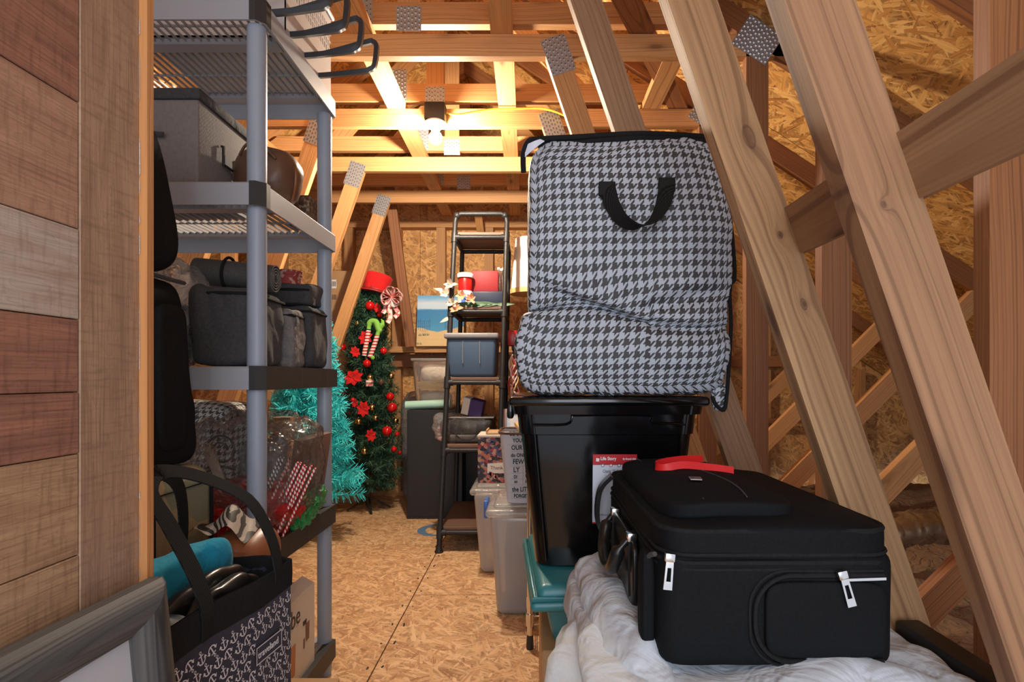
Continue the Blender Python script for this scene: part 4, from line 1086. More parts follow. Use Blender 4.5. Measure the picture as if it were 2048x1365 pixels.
# rust brown handbag with zebra lining
t = thing('handbag', 'rust brown leather handbag with zebra-striped scarf, ring on strap', 'handbag', (-.655,1.235,.261))
MB().soft((0,0,.20), (.07,.095,.20), 20, 3.6, .012, 8, 14, wrinkle=.012, wfr=7).build('body', 'leather_or', t, 180)
def scarf(u, v):
    return (-.09+.13*u, -.05+.12*v, .395+.045*math.sin(u*PI)*math.sin(.4+v*2.2)+.012*math.sin(u*11+v*4))
MB().grid(scarf, 18, 14).build('zebra_scarf', 'zebra', t, 180)
MB().soft((-.07,-.075,.23), (.05,.028,.13), 14, 3, .008, 9, 15, wrinkle=.008, wfr=10).build('zebra_lining', 'zebra', t, 180)
for dy in (0,.02): MB().tube([(-.02+.024*math.cos(a), -.085+dy-.01*math.sin(a), .37+.026*math.sin(a)) for a in [i*PI/10 for i in range(20)]], .0028, 6, True).build('metal_ring', 'gold', t, 60)
MB().strap(smooth_pts([(-.045,-.09,.33),(-.0,-.10,.36),(.05,-.06,.35),(.07,.0,.30),(.07,.03,.22)]), (0,.6,.8), .028, .004).build('strap', 'leather_or', t, 40)

# anchor tote
TZ = .262
t = thing('tote_bag', 'dark tote bag printed with white anchors, at lower left', 'tote bag', (-.603,.955,TZ))
ry = Matrix.Rotation(math.radians(-7), 3, 'Z')
def tb(x, y, z): v = ry @ Vector((x,y,0)); return (v.x, v.y, z)
H = .372; hx, hy = .098, .172
def wall(mb, a, b, z0, z1, th, bulge=0, mi=0, nu=14, nv=10):
    a = Vector((a[0],a[1],0)); b = Vector((b[0],b[1],0)); d = (b-a).normalized(); nn = Vector((d.y,-d.x,0))
    def mk(off):
        return lambda u, v: tuple(a+(b-a)*u+nn*(off+bulge*math.sin(PI*u)*math.sin(PI*min(1,v*.8+.1))+.003*noise.noise(Vector((u*5,v*5,off))))+Vector((0,0,z0+(z1-z0)*v+.004*math.sin(u*PI*2))))
    mb.grid(mk(0), nu, nv, mi); mb.grid(mk(-th), nu, nv, mi)
mb = MB()
A, B, C, D = (hx,-hy),(hx,hy),(-hx,hy),(-hx,-hy)
wall(mb, A, B, 0, H, .003, .006); wall(mb, B, C, 0, H, .003, .002); wall(mb, C, D, 0, H, .003, .004); wall(mb, D, A, 0, H, .003, .002)
mb.v = [tb(*v) for v in mb.v]
mb.build('body', 'anchor_fab', t, 60)
mb = MB(); mb.box(-hx,hx,-hy,hy,0,.004); mb.v = [tb(*v) for v in mb.v]; mb.build('base', 'anchor_fab', t)
mb = MB(); wall(mb, (hx+.002,-hy-.002), (hx+.002,hy+.002), H-.052, H+.001, .007, .006, 0, 14, 2); wall(mb, (-hx,-hy-.002), (hx+.002,-hy-.002), H-.052, H+.001, .007, .002, 0, 10, 2); wall(mb, (hx,hy+.002), (-hx,hy+.002), H-.052, H+.001, .007, .002, 0, 10, 2)
mb.v = [tb(*v) for v in mb.v]; mb.build('top_band', 'fab_black', t, 60)
# anchors printed on the side
def anchor(mb, y, z, s, ang_):
    ca, sa = math.cos(ang_), math.sin(ang_); xx = hx+.0006
    def T(p): 
        yy, zz = y+(p[0]*ca-p[1]*sa)*s, z+(p[0]*sa+p[1]*ca)*s
        u = (yy+hy)/(2*hy); v = zz/H
        return tb(xx+.0005+.006*math.sin(PI*u)*math.sin(PI*min(1,v*.8+.1))+.003*noise.noise(Vector((u*5,v*5,0))), yy, zz)
    def q(pts): mb.add([T(p) for p in pts], [tuple(range(len(pts)))])
    q([(-.05,-.45),(.05,-.45),(.05,.36),(-.05,.36)]); q([(-.24,.16),(.24,.16),(.24,.24),(-.24,.24)])
    for i in range(6):
        a0 = PI+PI*i/6; a1 = PI+PI*(i+1)/6
        q([(.42*math.cos(a0), -.08+.42*math.sin(a0)), (.42*math.cos(a1), -.08+.42*math.sin(a1)), (.32*math.cos(a1), -.08+.32*math.sin(a1)), (.32*math.cos(a0), -.08+.32*math.sin(a0))])
    for sg in (-1,1): q([(sg*.55,-.16),(sg*.36,.08),(sg*.22,-.14)])
    for i in range(6):
        a0 = 2*PI*i/6; a1 = 2*PI*(i+1)/6
        q([(.13*math.cos(a0), .46+.13*math.sin(a0)), (.13*math.cos(a1), .46+.13*math.sin(a1)), (.07*math.cos(a1), .46+.07*math.sin(a1)), (.07*math.cos(a0), .46+.07*math.sin(a0))])
mb = MB(); k = 0
for r in range(13):
    for c in range(14):
        y = -hy+.014+c*.0245+(r%2)*.012; z = H-.072-r*.0235
        if abs(y) > hy-.010 or z < .02: continue
        if abs(y-.085) < .042 and abs(z-(H-.135)) < .020: continue
        anchor(mb, y, z, .0215, math.radians(14 if (c+r) % 2 else -150 if c % 3 else 20))
mb.build('anchor_print', 'anchor_white', t, kind='stuff')
lo_, zz = .085, H-.135
mb = MB(); 
for (y0,y1,z0,z1) in ((-.040,.040,.014,.016),(-.040,.040,-.016,-.014),(-.040,-.038,-.014,.014),(.038,.040,-.014,.014)):
    vs = [tb(hx+.0098, lo_+y, zz+z) for y, z in ((y0,z0),(y1,z0),(y1,z1),(y0,z1))]; mb.add(vs, [(0,1,2,3)])
mb.build('emblem_border', 'anchor_white', t)
mb = MB(); mb.add([tb(hx+.0090, lo_+y, zz+z) for y, z in ((-.040,-.016),(.040,-.016),(.040,.016),(-.040,.016))], [(0,1,2,3)]); mb.build('emblem_patch', 'anchor_fab', t)
yd = ry @ Vector((0,1,0)); og = tb(hx+.0102, lo_-.0355, zz-.0055)
text_mesh('lettering', 'traveland', .0185, 'anchor_white', t, og, yd, (0,0,1), sx=.92)
# tote handles
def tbv(p): return Vector(tb(*p))
MB().strap(smooth_pts([tbv(p) for p in ((hx+.006,-.058,H-.05),(hx+.006,-.058,H),(.085,-.052,H+.045),(.03,-.045,H+.125),(-.025,-.035,H+.165),(-.05,.01,H+.175),(-.03,.07,H+.160),(.03,.12,H+.12),(.075,.15,H+.05),(hx+.004,.15,H-.01))], 5), [(0,1,.2)]*46, .026, .003).build('handle', 'webbing', t, 40) if False else None
pts = smooth_pts([tbv(p) for p in ((hx+.006,-.075,H-.045),(hx+.006,-.075,H+.0),(.080,-.072,H+.055),(.030,-.066,H+.13),(-.012,-.06,H+.185),(-.03,-.01,H+.205),(.0,.05,H+.185),(.055,.10,H+.135),(.088,.12,H+.06),(hx+.002,.125,H+.0),(hx+.002,.125,H-.03))], 5)
MB().strap(pts, (.15,1,.0) if False else (0,1,.25), .030, .003).build('handle', 'webbing', t, 40)
pts = smooth_pts([tbv(p) for p in ((-hx,-.075,H-.03),(-hx,-.07,H+.05),(-.085,-.05,H+.15),(-.06,0,H+.20),(-.06,.06,H+.17),(-.08,.10,H+.08),(-hx,.11,H-.02))], 5)
MB().strap(pts, (0,1,.25), .028, .003).build('handle', 'webbing', t, 40)
# contents of the tote
c0 = Vector((-.603,.955,TZ))
o = MB().soft((0,0,0), (.030,.168,.095), 22, 5, .006, 8, 21, wrinkle=.012, wfr=9).build('folded_cloth', 'fab_teal', None, 180, loc=c0+ry @ Vector((-.040,.002,H-.045)), rot=(math.radians(3),0,math.radians(-7))); tag(o, 'folded bright turquoise cloth bag sticking out of the anchor tote', 'cloth')
o = MB().soft((0,0,0), (.022,.125,.085), 16, 3, .004, 8, 23, wrinkle=.006, wfr=12).build('leather_pouch', 'leather_blk', None, 180, loc=c0+ry @ Vector((.016,.025,H-.074)), rot=(math.radians(6),0,math.radians(-7))); tag(o, 'shiny black leather pouch in the tote next to the turquoise cloth', 'pouch')
o = MB().soft((0,0,0), (.018,.10,.075), 16, 3, .004, 8, 24, wrinkle=.006, wfr=14).build('leather_pouch', 'leather_blk', None, 180, loc=c0+ry @ Vector((.055,.03,H-.070)), rot=(math.radians(2),0,math.radians(-7))); tag(o, 'black leather pouch against the front side of the anchor tote', 'pouch')
o = MB().lathe([(0,0),(.030,0),(.032,.01),(.032,.15),(.028,.165),(0,.17)], n=20).build('black_bottle', 'leather_blk', None, 50, loc=c0+ry @ Vector((.045,-.130,H-.165)), rot=(math.radians(-5),math.radians(8),0)); tag(o, 'black cylindrical case in the near end of the anchor tote', 'case')
ORD = ['first','second','third','fourth','fifth','sixth','seventh','eighth','ninth','tenth','eleventh','twelfth']
# ---------------------------------------------------------------- christmas trees
def tree(root, H0, H1, rad, mat, nb, nl, seed, stem_r=.015, needle_w=.0032, ns=56):
    rnd = random.Random(seed)
    MB().cyl((0,0,.02),(0,0,H1-.03), stem_r, stem_r*.5, 8).build('stem', 'bark', root, 50)
    fb = MB(); vs = fb.v; fs = fb.f
    tips = []
    for i in range(nb):
        f = (i+.5)/nb; z = H0+(H1-H0)*f
        a = i*2.39996+rnd.uniform(-.2,.2); r = rad(f)*rnd.uniform(.72,1.08)
        base = Vector((0,0,z+.02)); tip = Vector((math.cos(a)*r, math.sin(a)*r, z+rnd.uniform(-.03,.05)))
        tips.append((tip, a, f))
        d = tip-base; Lb = d.length; d.normalize(); u = d.orthogonal().normalized(); w = d.cross(u)
        for k in range(ns):
            s_ = (.22+.80*(k+rnd.random())/ns); p = base+d*Lb*s_; p.z -= .02*math.sin(PI*min(1,s_))
            an = rnd.uniform(0, 2*PI); l = nl*rnd.uniform(.7,1.15)*(1.0 if s_ < .9 else .85)
            q = p+(u*math.cos(an)+w*math.sin(an))*l*.86+d*l*rnd.uniform(.35,.75)
            sd = (q-p).cross(Vector((rnd.uniform(-1,1),rnd.uniform(-1,1),rnd.uniform(-1,1)))).normalized()*needle_w/2
            b = len(vs); vs += [tuple(p+sd), tuple(p-sd), tuple(q-sd*.6), tuple(q+sd*.6)]; fs.append((b,b+1,b+2,b+3)); fb.m.append(0); fb.uv.append(None)
    fb.build('foliage', mat, root, kind='stuff')
    return tips
tx, ty = -1.225, 4.18
t = thing('christmas_tree', 'slim dark green christmas tree wearing a red top hat', 'christmas tree', (tx,ty,0))
gr = lambda f: (.265-.16*f**1.3)*(1 if f > .05 else .8)
tips = tree(t, .17, 1.66, gr, 'needle_g', 430, .050, 1, ns=75, needle_w=.0045)
for k in range(4):
    a = k*PI/2+.4; MB().cyl((0,0,.10),(.16*math.cos(a),.16*math.sin(a),.008),.008,n=6).build('stand_leg', 'black_rub', t, 60)
gt = t
def surf(px, py, Y0=4.18, front=True):
    """point on the green tree front for a direction seen in the photo"""
    Y = Y0
    for _ in range(4):
        p = P(px, py, Y); f = max(0,min(1,(p.z-.17)/1.49)); r = gr(f)+.005
        dx = p.x-tx; Y = ty-math.sqrt(max(r*r-dx*dx, .0004))
    return P(px, py, Y)
t = thing('top_hat', 'bright red velvet top hat on top of the green tree', 'hat', (tx+.045, ty-.02, 1.635), rot=(math.radians(-8), math.radians(10), 0))
MB().lathe([(.0,.008),(.088,.008),(.126,.0),(.131,.004),(.126,.009),(.090,.018),(.092,.03),(.100,.09),(.112,.135),(.112,.142),(.104,.150),(.05,.152),(0,.153)], n=32).build('hat_body', 'fab_red', t, 50)
M['red_sh'] = plastic('red satin cord', (.35,.02,.02), .5)
MB().tube([(.131*math.cos(a), .131*math.sin(a), .004) for a in [i*PI/16 for i in range(32)]], .005, 6, True).build('brim_cord', 'red_sh', t, 60)
MB().tube([(.093*math.cos(a), .093*math.sin(a), .026) for a in [i*PI/16 for i in range(32)]], .006, 6, True).build('hat_band', 'red_sh', t, 60)
# baubles
balls = [(741,612,9,'red_ball'),(760,630,5,'red_ball'),(685,695,8,'red_ball'),(735,727,8,'red_ball'),(768,702,7,'red_ball'),(785,815,10,'red_ball'),(775,862,10,'red_ball'),(795,868,5,'red_ball'),(789,898,6,'red_ball'),
         (745,815,7,'gold'),(718,843,7,'gold'),(730,902,7,'gold'),(792,841,6,'gold'),(783,752,7,'gold'),(741,755,6,'gold'),(781,793,8,'red_ball'),(716,647,4,'gold'),(800,905,4,'red_ball'),(752,836,6,'gold'),(707,800,5,'red_ball')]
b0 = {}
for i, (px, py, r, m) in enumerate(balls):
    p = surf(px, py); rr = r/F*p.y
    if m not in b0:
        t = thing('bauble', 'bauble', 'bauble'); MB().sphere((0,0,0), 1, 16, 10).build('ball', m, t, 180)
        MB().cyl((0,0,.95),(0,0,1.18),.22,.18,10).build('cap', 'gold', t, 40); b0[m] = t; o = t
    else: o = dup(b0[m])
    o.location = p-Vector((0,.012,0)); o.scale = (rr,rr,rr)
    same = sorted([q for q in balls if q[3] == m], key=lambda q: q[1]); kk = same.index(balls[i])
    cw = 'glossy red' if m == 'red_ball' else 'gold'
    o['label'] = ('topmost %s bauble on the green tree' % cw) if kk == 0 else ('lowest %s bauble on the green tree' % cw) if kk == len(same)-1 else '%s bauble on the green tree, %s from the top' % (cw, ORD[kk])
    o['group'] = 'red baubles on the green tree' if m == 'red_ball' else 'gold baubles on the green tree'
# red poinsettia bows
bows = [(757,617,14),(733,676,22),(712,704,16),(709,755,26),(712,806,12),(728,817,22),(743,870,18),(770,702,9)]
f0 = None
for i, (px, py, r) in enumerate(bows):
    p = surf(px, py)-Vector((0,.02,0)); rr = .78*r/F*p.y
    if f0 is None:
        t = thing('poinsettia', 'x', 'flower'); rnd = random.Random(5)
        for k in range(7):
            a = k*2*PI/7; ca, sa = math.cos(a), math.sin(a); mb = MB()
            def pet(u, v, ca=ca, sa=sa, k=k):
                w_ = .30*math.sin(PI*min(1,u*.96+.03))*(v-.5)*2; l_ = u
                return (ca*l_-sa*w_, -.25*math.sin(u*2.4)-.12*abs(v-.5)+(.06 if k%2 else 0), sa*l_+ca*w_)
            mb.grid(pet, 6, 4).build('petal', 'fab_red', t, 180)
        MB().sphere((0,-.12,0),.10,8,6).build('centre', 'gold', t, 180); f0 = t; o = t
    else: o = dup(f0)
    o.location = p; o.scale = (rr, rr, rr*.8); o.rotation_euler = (random.uniform(-.3,.3), random.uniform(-2,2), random.uniform(-.3,.3))
    o['group'] = 'red cloth flowers on the green tree'; kk = sorted([q[1] for q in bows]).index(py)
    o['label'] = 'topmost red cloth flower on the green tree' if kk == 0 else 'lowest red cloth flower on the green tree' if kk == len(bows)-1 else 'red cloth flower on the green tree, %s from the top' % ORD[kk]
# silver pine cone and gift ornaments
p = surf(763,764)
t = thing('pine_cone', 'frosted pine cone ornament right of the gift ornament', 'pine cone', p-Vector((0,.01,0))); mb = MB()
for k in range(46):
    a = k*2.4; z = -.028+.056*k/46; r = .022*math.sin(PI*(k+5)/54); d = Vector((math.cos(a),math.sin(a),.25)); c = Vector((d.x*r,d.y*r,z)); s1 = Vector((-d.y,d.x,0))*.007
    mb.add([c-s1, c+s1, c+d*.009+s1*.4, c+d*.009-s1*.4], [(0,1,2,3)])
mb.build('scales', 'fab_grey', t, kind='stuff'); MB().sphere((0,0,0),.020,10,8,sc=(1,1,1.3)).build('core', 'leather', t, 180)
p = surf(740,766)
t = thing('gift_ornament', 'little pale gift box ornament left of the pine cone', 'ornament', p-Vector((0,.01,0)))
MB().rbox(-.022,.022,-.02,.02,-.024,.02,.003).build('gift_box', 'fab_pink', t, 40); MB().box(-.0225,.0225,-.0205,.0205,-.003,.003).build('gift_ribbon', 'gold', t)
# elf legs
t = thing('elf_legs', 'elf legs in striped stockings and lime shoes, upside down in tree', 'ornament', surf(748,680)-Vector((0,.05,0)))
c = surf(748,680)
def rel(px, py): q = P(px, py, c.y); return Vector((q.x-c.x, -.01, q.z-c.z))
for pts in (((733,712),(737,690),(742,662)),((744,715),(752,695),(759,672))):
    q = smooth_pts([rel(*a) for a in pts]); MB().tube(q, .017, 10).build('stocking', 'elf', t, 60)
MB().tube(smooth_pts([rel(742,660), rel(745,646), rel(756,645), rel(762,660), rel(768,664)]), [.016]*4+[.02]*8+[.022]*8+[.016]*4+[.006], 10).build('shoe', 'green_fur', t, 60)
MB().tube(smooth_pts([rel(759,672), rel(764,658), rel(770,648), rel(767,640)]), [.016]*4+[.019]*8+[.012]*4+[.004]*3, 10).build('shoe', 'green_fur', t, 60)
MB().sphere(rel(750,716), .016, 10, 6).build('shoe_trim', 'green_fur', t, 180)
# pink and white bow at the right of the tree top
t = thing('ribbon_bow', 'pink and white ribbon bow hanging at right of the tree top', 'bow', P(786,600,4.02))
c = P(786,600,4.02)
rnd = random.Random(3)
for k in range(9):
    a = k*2*PI/9+.3; R_ = .075; pts = []
    for j in range(13):
        s_ = j/12; ph = 2*PI*s_; l_ = R_*math.sin(PI*s_); wv = .028*math.sin(ph)
        pts.append((math.cos(a)*l_-math.sin(a)*wv, -.02-.035*math.sin(PI*s_)*(k%3)/2, math.sin(a)*l_+math.cos(a)*wv+.015))
    MB().strap(pts, (.1,1,.1), .035, .0015).build('loop', 'fab_pink', t, 60)
for dx, dl in ((-.015,.17),(.02,.13),(-.04,.10)):
    MB().strap(smooth_pts([(dx*.3,-.02,0),(dx,-.03,-dl*.4),(dx*1.6+.01,-.02,-dl*.75),(dx*1.4-.01,-.03,-dl)]), (1,.3,0), .030, .0015).build('ribbon_tail', 'fab_pink', t, 60)

# teal tree
t = thing('christmas_tree', 'turquoise tinsel christmas tree behind the plastic shelf', 'christmas tree', (-1.36,3.40,0))
tt = lambda f: (.34-.27*f**.9)*(1 if f > .05 else .85)
tree(t, .30, 1.50, tt, 'needle_t', 240, .062, 2, needle_w=.0055, ns=100)
for k in range(3):
    a = k*2*PI/3-.6; MB().tube(smooth_pts([(0,0,.12),(.10*math.cos(a),.10*math.sin(a),.11),(.19*math.cos(a),.19*math.sin(a),.06),(.21*math.cos(a),.21*math.sin(a),.008)]), .008, 8).build('stand_leg', 'white_pl', t, 60)
o = MB().rbox(-.16,.16,-.13,.13,0,.26,.008).build('cardboard_box', 'card', None, 40, loc=(-1.60,3.86,0)); tag(o, 'low brown cardboard box on the floor behind the turquoise tree', 'box')
# box on the ledge behind the green tree
t = thing('cardboard_box', 'tall cardboard box with white shipping label behind the green tree', 'box', (-1.62,4.50,.9))
MB().rbox(-.17,.17,-.07,.07,0,.93,.004,1).build('carton', 'card', t)
t.location = (-1.53,4.46,.0); t.children[0].scale = (1,1,1.0)
for ch in t.children: ch.location.z = 0
me = t.children[0].data
for v in me.vertices: v.co.z *= 1.86/.93
MB().add([(-.085,-.0708,1.72),(-.015,-.0708,1.72),(-.015,-.0708,1.79),(-.085,-.0708,1.79)], [(0,1,2,3)]).build('shipping_label', 'paper', t)
mb = MB()
for i in range(7): mb.add([(-.08+i*.009,-.0712,1.735),(-.075+i*.009,-.0712,1.735),(-.075+i*.009,-.0712,1.775),(-.08+i*.009,-.0712,1.775)], [(0,1,2,3)])
for i in range(8): mb.add([(-.085+i*.009,-.0710,1.63),(-.080+i*.009,-.0710,1.63),(-.080+i*.009,-.0710,1.67),(-.085+i*.009,-.0710,1.67)], [(0,1,2,3)])
mb.build('printed_bars', 'ink', t)
# plastic bags of cushions behind tree, right
t = thing('storage_bag', 'clear bag of brown cushions right of the green tree', 'bag', (-.90,4.48,0))
MB().soft((0,0,.45), (.14,.12,.45), 18, 4, .02, 6, 41, wrinkle=.012, wfr=9).build('bag_film', 'film_grey', t, 40)
M['tan_c'] = fabric('tan cushion cloth', (.30,.19,.11), (.42,.28,.17), 200)
for z in (.12,.34,.56,.76): MB().soft((0,0,z), (.115,.095,.10), 10, 3.5, .01, 8, int(z*100)).build('cushion', 'tan_c', t, 180)
# painting on the ledger
t = thing('beach_painting', 'canvas painting of a beach with blue sea and dune fence', 'painting', (-.93,4.50,1.2655), rot=(math.radians(-7),0,0))
pw, ph = .385, .425
M['canvas'] = plastic('canvas edge', (.7,.68,.62), .8)
MB().box(0,pw,0,.02,0,ph).build('canvas', 'canvas', t)
s = NT('painted beach'); tc = s.n('ShaderNodeTexCoord'); sp = s.n('ShaderNodeSeparateXYZ', {0: tc.outputs['Object']})
n = s.n('ShaderNodeTexNoise', {'Vector': s.n('ShaderNodeVectorMath', {0: tc.outputs['Object'], 1: (8,1,45)}, operation='MULTIPLY').outputs[0], 'Scale': 1.0, 'Detail': 4.0}).outputs[0]
zn = s.math('ADD', s.math('DIVIDE', sp.outputs[2], ph), s.math('MULTIPLY', s.math('SUBTRACT', n, .5), .05))
dune = s.math('MULTIPLY', s.math('ABSOLUTE', s.math('SUBTRACT', sp.outputs[0], .17)), .5)
zn2 = s.math('SUBTRACT', zn, dune)
sea = s.ramp(zn, [(0,(.10,.42,.66)),(.5,(.03,.25,.50)),(.70,(.03,.22,.48)),(.722,(.12,.40,.66)),(.735,(.55,.72,.85)),(.85,(.62,.74,.86)),(.93,(.25,.52,.78)),(1,(.12,.40,.72))])
sand = s.mix(n, (.80,.58,.30), (.68,.44,.18))
c = s.mix(s.math('LESS_THAN', zn2, .28), sea, sand)
s.set(c, .6)
M['painted'] = s.m
MB().add([(0,-.0008,0),(pw,-.0008,0),(pw,-.0008,ph),(0,-.0008,ph)], [(0,1,2,3)]).build('painted_face', 'painted', t)
mb = MB(); rnd = random.Random(8)
for x0 in (.012,.232):
    for i in range(7):
        x = x0+i*.0155; z0 = .135-.02*math.sin(i*.5); h = .09+rnd.uniform(-.01,.015)
        mb.add([(x,-.0014,z0),(x+.0028,-.0014,z0),(x+.004,-.0014,z0+h),(x+.001,-.0014,z0+h)], [(0,1,2,3)])
    for z in (.16,.205): mb.add([(x0-.004,-.0013,z),(x0+.10,-.0013,z+.004),(x0+.10,-.0013,z+.0055),(x0-.004,-.0013,z+.0015)], [(0,1,2,3)])
mb.build('painted_fence', 'purple', t)
mb = MB()
for cx, cz in ((.04,.085),(.015,.012),(.07,.088)):
    for i in range(22):
        x = cx+rnd.uniform(-.03,.03); mb.add([(x,-.0015,cz),(x+.003,-.0015,cz),(x+rnd.uniform(-.01,.012),-.0015,cz+rnd.uniform(.012,.028))], [(0,1,2)])
mb.build('painted_grass', 'leaf', t, kind='stuff')
# black cabinet, mint roll, clear bin
t = thing('black_cabinet', 'plain black cabinet on the floor behind the pipe ladder shelf', 'cabinet', (-.70,4.05,0))
MB().rbox(-.175,.175,-.14,.20,0,.775,.003,1).build('carcass', 'black_matte', t)
MB().rbox(-.165,.165,-.1425,-.1405,.02,.76,.001,1).build('door', 'black_matte', t)
t = thing('black_frame_stand', 'black open-fronted stand to the right of the black cabinet', 'stand', (-.395,3.86,0))
for x0,x1,z0,z1 in ((-.12,.10,0,.10),(-.12,.10,.50,.60),(-.12,-.08,.10,.50),(.06,.10,.10,.50)): MB().box(x0,x1,-.02,.25,z0,z1).build('panel', 'black_matte', t)
MB().box(-.08,.06,.22,.24,.10,.50).build('back_panel', 'leather_blk', t)
o = MB().cyl((-.15,0,0),(.17,0,.015),.030,n=18).build('paper_roll', 'mint', None, 40, loc=(-.745,3.965,.806)); tag(o, 'roll of mint green paper lying on the black cabinet', 'paper roll')
t = thing('clear_bin', 'clear bin of cream plush and straw on the black cabinet', 'storage bin', (-.70,4.14,.776))
MB().rbox(-.165,.165,-.125,.125,0,.36,.025,3,taper=.84).build('bin_body', 'clear_bin2', t, 50)
MB().rbox(-.175,.175,-.135,.135,.352,.372,.01,2).build('rim', 'clear_lid', t, 50)
MB().soft((0,0,.07), (.12,.09,.06), 12, 3, .01, 9, 51).build('plush_filling', 'pampas', t, 180); MB().soft((.01,0,.26), (.13,.10,.07), 12, 3, .01, 9, 52).build('plush_filling', 'pampas', t, 180)
mb = MB(); rnd = random.Random(4)
for i in range(60):
    a = Vector((-.13+rnd.uniform(0,.05), -.105+rnd.uniform(0,.01), .15+rnd.uniform(0,.05))); b = a+Vector((.22,rnd.uniform(-.01,.01),rnd.uniform(-.03,.04))); mb.cyl(a,b,.002,n=4)
mb.build('straw_bundle', 'straw_y', t, kind='stuff')

# ---------------------------------------------------------------- pipe ladder shelf
t = thing('ladder_shelf', 'black iron pipe ladder shelf with timber shelves', 'shelf', (-.36,3.15,0))
Lb = Vector((-.36,3.15,0))
fB = [Vector((-.523,3.16,.012)), Vector((-.19,3.16,.012))]; fT = [Vector((-.470,3.46,1.985)), Vector((-.145,3.46,1.985))]
rB = [Vector((-.520,3.86,.012)), Vector((-.187,3.86,.012))]
def fp(i, z): k = (z-.012)/(1.985-.012); return fB[i].lerp(fT[i], k)
def rp(i, z): return Vector((fp(i,z).x, 3.84, z))
PR = .0155
for i in (0,1):
    MB().cyl(fB[i]-Lb, fT[i]-Lb, PR, n=12).build('pipe_post', 'pipe', t, 50)
    MB().cyl(Vector((fp(i,.012).x,3.84,.012))-Lb, Vector((fp(i,1.885).x,3.84,1.885))-Lb, PR, n=12).build('pipe_post', 'pipe', t, 50)
    MB().lathe([(.024,-.012),(.026,-.006),(.020,.004),(.017,.03),(.0155,.03)], fB[i]-Lb, 14).build('pipe_foot', 'pipe', t, 40)
    MB().lathe([(.024,-.012),(.026,-.006),(.020,.004),(.017,.03),(.0155,.03)], Vector((fp(i,.012).x,3.84,.012))-Lb, 14).build('pipe_foot', 'pipe', t, 40)
MB().tube([fT[0]-Lb, fT[0]-Lb+Vector((.008,.0,.035)), fT[0]-Lb+Vector((.035,0,.052)), fT[1]-Lb+Vector((-.035,0,.052)), fT[1]-Lb+Vector((-.006,0,.035)), fT[1]-Lb], PR, 12).build('top_rail', 'pipe', t, 60)
MB().sphere((0,0,0), .021, 10, 8)
for i in (0,1):
    q = fT[i]-Lb+Vector((.012 if i == 0 else -.012,0,.040)); MB().sphere(q, .023, 12, 8).build('elbow_fitting', 'pipe', t, 180)
levels = [.11,.575,.975,1.41,1.885]
for z in levels:
    a, b = fp(0,z)-Lb, fp(1,z)-Lb; c, d = rp(0,z)-Lb, rp(1,z)-Lb
    MB().cyl(a,b,PR*.9,n=10).build('pipe_rail', 'pipe', t, 50)
    if True: MB().cyl(c,d,PR*.9,n=10).build('pipe_rail', 'pipe', t, 50); MB().cyl(a,c,PR*.9,n=10).build('pipe_rail', 'pipe', t, 50); MB().cyl(b,d,PR*.9,n=10).build('pipe_rail', 'pipe', t, 50)
    for q, s_ in ((a,1),(b,-1)):
        mb = MB(); up = (fT[0]-fB[0]).normalized()
        mb.cyl(q-up*.034, q+up*.034, PR*1.3, n=12); mb.cyl(q, q+Vector((.034*s_,0,0)), PR*1.25, n=12); mb.build('tee_fitting', 'pipe', t, 50)
    M['shelf_wood'] = M.get('shelf_wood') or pine('dark brown shelf wood', (.22,.12,.08), (.17,.09,.06), (.08,.04,.025), knots=False)
    y0 = a.y+.0; y1 = c.y
    MB().rbox(a.x-.0, b.x+.0, y0, y1, z+.015, z+.033, .002, 1).build('shelf_board', 'shelf_wood', t)
ZS = [z+.034 for z in levels]
# on the ladder shelf
def tote(name, label, cat, loc, w, d, h, mat, lidmat, rz=0, taper=.86, lid_h=.03, ribs=True, group=None):
    t = thing(name, label, cat, loc, rz, group)
    MB().rbox(-w/2,w/2,-d/2,d/2,0,h,.02,3,taper=taper).build('tub', mat, t, 50)
    MB().rbox(-w/2-.014,w/2+.014,-d/2-.014,d/2+.014,h-.004,h+lid_h,.011,3).build('lid', lidmat, t, 50)
    if ribs:
        for x in (-w*.17, w*.17): MB().cyl((x,-d/2*1.0-.001,h-.02),(x,-d/2*(taper+.14*.45)+.0,h*.35),.003,n=6).build('rib', lidmat, t, 50)
    return t
tote('storage_tote', 'blue-grey plastic tote with grey lid on the ladder shelf', 'storage tote', (-.352,3.47,ZS[2]), .30,.34,.235,'navy_pl','grey_lid', taper=.93)
t = thing('open_crate', 'dark navy plastic crate with ragged rim beside the lilies', 'crate', (-.265,3.60,ZS[3]))
MB().rbox(-.125,.125,-.09,.09,0,.115,.008,2,taper=.88).build('crate_body', 'navy_dk', t, 50)
o = MB().rbox(-.085,.085,-.05,.05,0,.135,.006).build('gift_bag', 'red_pl', None, 40, loc=(-.290,3.59,ZS[3]+.116)); tag(o, 'dark red gift bag standing in the navy crate', 'bag'); o.data.materials[0] = plastic('dark red paper', (.30,.015,.02), .6)
t = thing('red_jar', 'bright red jar with white lid on the ladder shelf', 'jar', (-.412,3.50,ZS[3]))
MB().lathe([(.045,0),(.048,.01),(.048,.10),(.042,.112),(0,.112)], n=20).build('jar_base', 'paper', t, 50)
MB().lathe([(.043,.112),(.044,.12),(.044,.185),(.040,.195),(0,.195)], n=20).build('jar_body', 'red_pl', t, 50)
MB().lathe([(.052,.195),(.054,.205),(.054,.215),(.045,.225),(0,.226)], n=20).build('lid', 'white_pl', t, 50)
MB().box(-.02,.01,-.0492,-.047,.03,.09).build('blue_label', 'blue_pl', t)
b0_ = None
